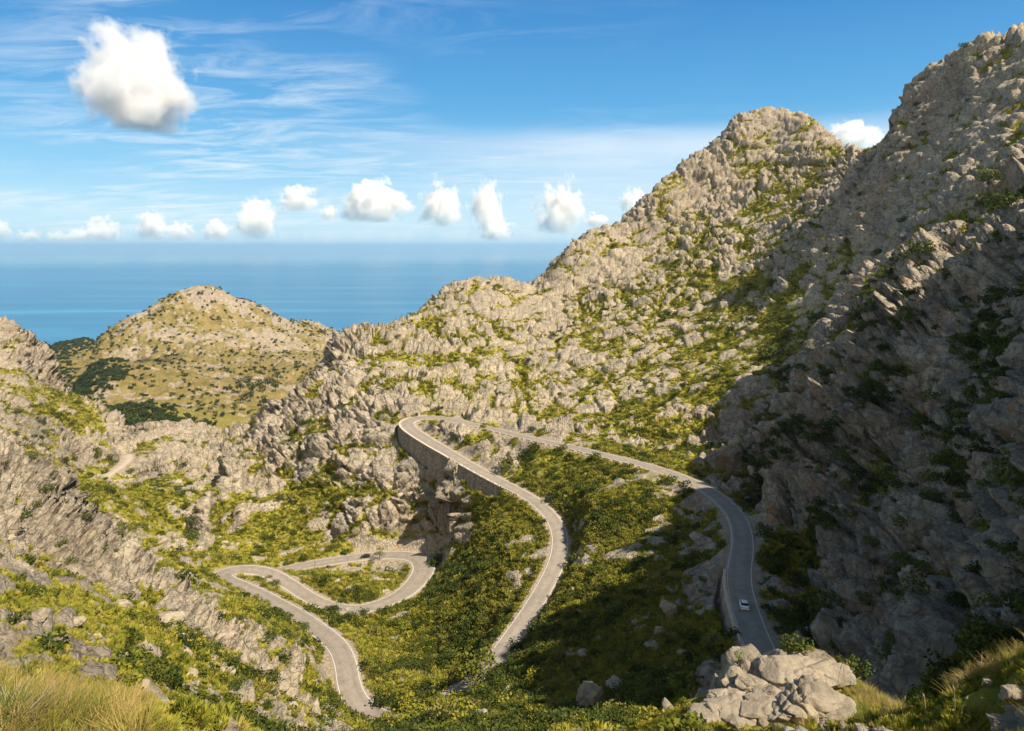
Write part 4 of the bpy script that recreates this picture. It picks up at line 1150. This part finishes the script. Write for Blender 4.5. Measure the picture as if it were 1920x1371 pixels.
for (w0, w1, sd_, h0, h1, h2), lb in zip(WALLS, WLAB):
    c = road_c[w0:w1 + 1]; n_ = len(c); wm = (WM[w0:w1 + 1] - 1) * 2.9
    hh = np.interp(np.arange(n_), [0, (n_ - 1) / 2, n_ - 1], [h0, h1, h2]) + 3
    a_, b_, d_ = offset_line(c, sd_ * (2.95 + wm)), offset_line(c, sd_ * (3.55 + wm)), offset_line(c, sd_ * (3.55 + wm + hh * .13))
    Vt = [(*p[:2], p[2] - .05) for p in a_] + [(*p[:2], p[2] - .05) for p in b_] + [(p[0], p[1], p[2] - h) for p, h in zip(d_, hh)] + [(p[0], p[1], p[2] - h) for p, h in zip(a_, hh)]
    Fc = []
    for k_ in range(4):
        k2 = (k_ + 1) % 4
        for i in range(n_ - 1): Fc.append((k_ * n_ + i, k_ * n_ + i + 1, k2 * n_ + i + 1, k2 * n_ + i))
    Fc += [(0, n_, 2 * n_, 3 * n_), (n_ - 1, 4 * n_ - 1, 3 * n_ - 1, 2 * n_ - 1)]
    wl = mesh_obj('retaining_wall', Vt, Fc, M_WALL); tag(wl, lb, 'wall')
    lo_, hi_ = offset_line(c, sd_ * (2.92 + wm)), offset_line(c, sd_ * (3.65 + wm))
    Vt = [(*p[:2], p[2] - .05) for p in lo_] + [(*p[:2], p[2] + .22) for p in lo_] + [(*p[:2], p[2] + .22) for p in hi_] + [(*p[:2], p[2] - .05) for p in hi_]
    Fc = []
    for k_ in range(4):
        k2 = (k_ + 1) % 4
        for i in range(n_ - 1): Fc.append((k_ * n_ + i, k2 * n_ + i, k2 * n_ + i + 1, k_ * n_ + i + 1))
    mesh_obj('coping', Vt, Fc, M_CAP, wl)

bm = bmesh.new(); bmesh.ops.create_cube(bm, size=1)
for v_ in bm.verts: v_.co = Vector((v_.co.x * 1.25, v_.co.y * .42, v_.co.z * .55 + .27))
bmesh.ops.bevel(bm, geom=bm.edges[:], offset=.05, segments=2, affect='EDGES')
GS = bm_mesh('guard_stone', bm, M_CAP)
def stones(i0, i1, side, every, label, group, off=3.15, sc=1.0):
    c = offset_line(road_c, side * (off + (WM - 1) * 2.9))
    s = np.concatenate([[0], np.cumsum(np.linalg.norm(np.diff(c[i0:i1, :2], axis=0), axis=1))])
    for d in np.arange(0, s[-1], every):
        k_ = i0 + int(np.searchsorted(s, d)); k_ = min(k_, len(c) - 2)
        o_ = bpy.data.objects.new('guard_stone', GS); col.objects.link(o_)
        t = c[k_ + 1] - c[k_ - 1]
        o_.location = c[k_] - np.array((0, 0, .1)); o_.rotation_euler.z = math.atan2(t[1], t[0]) + rng.normal() * .04; o_.scale = (sc, sc, sc * (.9 + .2 * rng.random()))
        tag(o_, label, 'guard stone', group)
stones(road_idx(1432, 1232), road_idx(1387, 1070), 1, 2.3, 'low stone guard block edging the shaded road near the white car', 'guard stones by the white car')
stones(road_idx(1210, 873), road_idx(900, 799), 1, 2.4, 'low stone guard block edging the straight road above the hairpin', 'guard stones above the hairpin')
stones(road_idx(856, 858), road_idx(985, 928), -1, 2.4, 'low stone guard block edging the road below the hairpin wall', 'guard stones below the hairpin')
stones(road_idx(800, 784), road_idx(778, 809), 1, 1.9, 'white painted guard block on the inside of the upper hairpin', 'white guard blocks inside the hairpin', 3.3, .8)

# roadside poles and the marker on the sea hill
M_POLE = plain('grey wood', (.16, .13, .11), .9, 0, .2, 8)
def pole(u, v, hpx, label):
    p, n, i, j = ground(u, v); k_ = slant(p) / FPX
    bm = bmesh.new(); bmesh.ops.create_cone(bm, segments=8, radius1=.13, radius2=.09, depth=hpx * k_, cap_ends=True)
    for v_ in bm.verts: v_.co.z += hpx * k_ / 2 - .2
    o_ = bpy.data.objects.new('utility_pole', bm_mesh('utility_pole', bm, M_POLE)); col.objects.link(o_); o_.location = p
    tag(o_, label, 'pole')
pole(591, 1070, 19, 'thin dark pole at the inner edge of the road past the black car')
pole(546, 1222, 30, 'thin pole standing in the grass left of the lowest bend')
p, n, i, j = ground(398, 545)
bm = bmesh.new(); bmesh.ops.create_cone(bm, segments=14, radius1=3.2, radius2=2.6, depth=11, cap_ends=True)
for v_ in bm.verts: v_.co.z += 4.5
tw = bpy.data.objects.new('watchtower', bm_mesh('watchtower', bm, M_CAP)); col.objects.link(tw); tw.location = p
tag(tw, 'tiny pale round tower on the summit of the sea hill', 'tower')

# ------------------------------------------------------------------ cars
M_GLASS = plain('car glass', (.02, .025, .03), .08, 0, .05); M_TYRE = plain('tyre rubber', (.02, .02, .02), .9)
M_RIM = plain('alloy', (.5, .5, .52), .3, .9); M_LAMP = plain('headlamp glass', (.75, .78, .8), .1); M_TAIL = plain('tail lamp', (.35, .02, .02), .3)
def car(name, paint, label, roof=1.42, hatch=False):
    e = bpy.data.objects.new(name, None); col.objects.link(e); tag(e, label, 'car')
    # lower body: sections along x (front +x)
    def loft(nm, secs, mat):
        Vt, Fc = [], []
        for x, w_, z0, z1, tw_ in secs:
            Vt += [(x, -w_, z0), (x, -w_ * 1.02, (z0 + z1) / 2), (x, -w_ * tw_, z1), (x, 0, z1 + .03), (x, w_ * tw_, z1), (x, w_ * 1.02, (z0 + z1) / 2), (x, w_, z0)]
        k_ = 7
        for i in range(len(secs) - 1):
            for j in range(k_): Fc.append((i * k_ + j, i * k_ + (j + 1) % k_, (i + 1) * k_ + (j + 1) % k_, (i + 1) * k_ + j))
        Fc += [tuple(range(k_)), tuple(reversed(range((len(secs) - 1) * k_, len(secs) * k_)))]
        o_ = mesh_obj(nm, Vt, Fc, mat, e)
        bv = o_.modifiers.new('b', 'BEVEL'); bv.width = .035; bv.segments = 2; bv.limit_method = 'ANGLE'
        return o_
    loft('body', [(-2.15, .74, .35, .78, .9), (-2.05, .86, .24, .95, .9), (-1.2, .90, .2, 1.0, .9), (0, .91, .2, .98, .9), (.9, .90, .2, .95, .88), (1.7, .87, .22, .82, .85), (2.1, .74, .3, .66, .85)], paint)
    xr = -1.75 if hatch else -1.3
    loft('cabin_glass', [(xr - .28, .72, .93, 1.0, .95), (xr + .2, .74, .93, roof - .06, .80), (.15, .75, .93, roof - .05, .80), (.98, .72, .9, .97, .95)], M_GLASS)
    loft('roof', [(xr + .14, .56, roof - .06, roof, .95), (-.5, .62, roof - .06, roof + .03, .93), (.22, .57, roof - .07, roof, .95)], paint)
    for sx_ in (-1.3, 1.32):
        for sy_ in (-.8, .8):
            bm = bmesh.new(); bmesh.ops.create_cone(bm, segments=20, radius1=.32, radius2=.32, depth=.22, cap_ends=True, matrix=Matrix.Rotation(R(90), 4, 'X'))
            wo_ = bpy.data.objects.new('wheel', bm_mesh('wheel', bm, M_TYRE)); col.objects.link(wo_); wo_.parent = e; wo_.location = (sx_, sy_, .32)
            bm = bmesh.new(); bmesh.ops.create_cone(bm, segments=16, radius1=.2, radius2=.17, depth=.05, cap_ends=True, matrix=Matrix.Rotation(R(90), 4, 'X'))
            ro = bpy.data.objects.new('rim', bm_mesh('rim', bm, M_RIM)); col.objects.link(ro); ro.parent = wo_; ro.location = (0, .12 * (1 if sy_ > 0 else -1), 0)
    def bit(nm, x, y, z, dx, dy, dz, mat):
        bm = bmesh.new(); bmesh.ops.create_cube(bm, size=1)
        for v_ in bm.verts: v_.co = Vector((v_.co.x * dx, v_.co.y * dy, v_.co.z * dz))
        bmesh.ops.bevel(bm, geom=bm.edges[:], offset=min(dx, dy, dz) * .25, segments=2, affect='EDGES')
        o_ = bpy.data.objects.new(nm, bm_mesh(nm, bm, mat)); col.objects.link(o_); o_.parent = e; o_.location = (x, y, z)
    for s_ in (-1, 1):
        bit('headlight', 1.98, s_ * .6, .66, .22, .3, .13, M_LAMP); bit('tail_light', -2.1, s_ * .62, .78, .12, .3, .14, M_TAIL)
        bit('mirror', .75, s_ * .98, .98, .12, .18, .12, paint)
    bit('number_plate', -2.14, 0, .52, .05, .5, .12, M_LAMP)
    return e
def put(e, idx, off, flip):
    c = offset_line(road_c, off); p = c[idx]; t = c[idx + 1] - c[idx - 1]
    if flip: t = -t
    e.location = (p[0], p[1], p[2] + .07); e.rotation_euler = (0, -math.atan2(t[2], math.hypot(t[0], t[1])), math.atan2(t[1], t[0]))
WP = NT('white car paint'); WP.base((.80, .81, .82)); WP.rough(.25); WP.b.inputs['Coat Weight'].default_value = .5
BP = NT('black car paint'); BP.base((.018, .018, .02)); BP.rough(.2); BP.b.inputs['Coat Weight'].default_value = .6
put(car('car', WP.m, 'small white car driving on the shaded road below the cliff'), road_idx(1397, 1140), .2, False)
put(car('car', BP.m, 'small black car driving on the sunlit lower loop', 1.45, True), road_idx(686, 1043), 1.2, False)

# ------------------------------------------------------------------ clouds (real volumes in the air)
def cloud_material(name, dens, size, edge, nscale, flat, aniso=.35, col=(1, 1, 1), fade=0.0, soft=.5):
    m = bpy.data.materials.new(name); m.use_nodes = True
    t = m.node_tree; N, L = t.nodes, t.links
    N.remove(N['Principled BSDF'])
    out = N['Material Output']
    def mt(op, a, b=0.0, clamp=False):
        x = N.new('ShaderNodeMath'); x.operation = op; x.use_clamp = clamp
        for i, v in ((0, a), (1, b)):
            if hasattr(v, 'links'): L.new(v, x.inputs[i])
            else: x.inputs[i].default_value = v
        return x.outputs[0]
    tc = N.new('ShaderNodeTexCoord'); oi = N.new('ShaderNodeObjectInfo')
    ln = N.new('ShaderNodeVectorMath'); ln.operation = 'LENGTH'; L.new(tc.outputs['Object'], ln.inputs[0])
    off = N.new('ShaderNodeVectorMath'); off.operation = 'ADD'
    L.new(tc.outputs['Object'], off.inputs[0])
    cmb = N.new('ShaderNodeCombineXYZ')
    L.new(mt('MULTIPLY', oi.outputs['Random'], 37.0), cmb.inputs[0]); L.new(mt('MULTIPLY', oi.outputs['Random'], 91.0), cmb.inputs[1])
    L.new(cmb.outputs[0], off.inputs[1])
    n1 = N.new('ShaderNodeTexNoise'); n1.inputs['Scale'].default_value = nscale; n1.inputs['Detail'].default_value = 8; n1.inputs['Roughness'].default_value = .6
    L.new(off.outputs[0], n1.inputs['Vector'])
    sep = N.new('ShaderNodeSeparateXYZ'); L.new(tc.outputs['Object'], sep.inputs[0])
    # radial shell eaten by noise; flat base
    f = mt('SUBTRACT', mt('SUBTRACT', 1.0, ln.outputs['Value']), mt('MULTIPLY', mt('SUBTRACT', .62, n1.outputs[0]), edge))
    base = mt('ADD', sep.outputs[2], flat)
    f = mt('MINIMUM', f, mt('MULTIPLY', base, 1.5))
    d = mt('MULTIPLY', mt('DIVIDE', f, soft, True), dens)
    if fade:
        d = mt('MULTIPLY', d, mt('ADD', mt('MULTIPLY', sep.outputs[2], fade), .62, True))
    v = N.new('ShaderNodeVolumePrincipled')
    v.inputs['Color'].default_value = (*col, 1)
    v.inputs['Anisotropy'].default_value = aniso
    L.new(d, v.inputs['Density'])
    L.new(v.outputs[0], out.inputs['Volume'])
    m.cycles.homogeneous_volume = False
    return m

def cloud(name, u, v, r, sx_, sy_, sz_, mat, label, group=None, rot=0):
    bm = bmesh.new(); bmesh.ops.create_icosphere(bm, subdivisions=3, radius=1.15)
    me_ = bpy.data.meshes.new(name); bm.to_mesh(me_); bm.free(); me_.materials.append(mat)
    o = bpy.data.objects.new(name, me_); col.objects.link(o)
    o.location = at_r(u, v, r); o.scale = (sx_, sy_, sz_); o.rotation_euler.z = rot
    tag(o, label, 'cloud', group)
    return o
CM = cloud_material('cumulus', .05, 300, 1.85, 1.9, .62, soft=.42, aniso=0.0, col=(.93, .935, .95))
cloud('cloud', 250, 164, 2600, 205, 205, 212, CM, 'large lone white cumulus with a grey underside high above the sea')
CF = cloud_material('far cumulus', .0028, 2000, 2.3, 2.3, .95, soft=.26, aniso=0.0, fade=1.5, col=(1, .99, .97))
_p = at_r(240, 690, 2150) + sun_dir * 2100
cs_ = cloud('cloud', 960, 100, 2000, 150, 120, 60, CM, 'small cloud high overhead, shading the left flank of the sea hill'); cs_.location = _p
hz = [(5, 440, 26, 26), (55, 447, 36, 16), (110, 448, 34, 14), (150, 446, 36, 18), (192, 440, 52, 32), (286, 434, 50, 40), (338, 440, 44, 26), (408, 438, 50, 32), (482, 424, 70, 56), (560, 375, 66, 36), (618, 398, 30, 26),
      (705, 385, 120, 56), (830, 392, 76, 62), (915, 400, 62, 76), (930, 440, 60, 30), (1050, 400, 84, 74), (1122, 412, 44, 24), (1190, 378, 50, 36), (1600, 268, 84, 40)]
ORD = 'first second third fourth fifth sixth seventh eighth ninth tenth eleventh twelfth thirteenth fourteenth fifteenth sixteenth seventeenth eighteenth nineteenth twentieth'.split()
hz.sort()
for i, (u, v, w, h) in enumerate(hz):
    r = 60000
    k_ = r / FPX * .74
    cloud('cloud', u, v + (7 if v < 420 and u < 1500 else 0), r, w * k_ * .85, w * k_ * .9, h * k_ * 1.4, CF, ORD[i] + ' cumulus from the left in the low row over the sea horizon' if u < 1500 else 'white cloud rising between the two rocky peaks',
          'clouds along the sea horizon' if u < 1500 else None, rot=i * 1.7)
scene.cycles.volume_step_rate = 0.5
scene.cycles.volume_max_steps = 256

# ------------------------------------------------------------------ the air
bm = bmesh.new(); bmesh.ops.create_cube(bm, size=1)
for v_ in bm.verts: v_.co = Vector((v_.co.x * 330000, v_.co.y * 330000, -152 + v_.co.z * 750))
mh = bpy.data.materials.new('haze'); mh.use_nodes = True
mh.node_tree.nodes.remove(mh.node_tree.nodes['Principled BSDF'])
vp = mh.node_tree.nodes.new('ShaderNodeVolumePrincipled')
vp.inputs['Color'].default_value = (.58, .82, 1, 1); vp.inputs['Density'].default_value = 2.6e-5; vp.inputs['Anisotropy'].default_value = .2
mh.node_tree.links.new(vp.outputs[0], mh.node_tree.nodes['Material Output'].inputs['Volume'])
hz_ = bpy.data.objects.new('haze', bm_mesh('haze', bm, mh)); col.objects.link(hz_)
tag(hz_, kind='stuff')
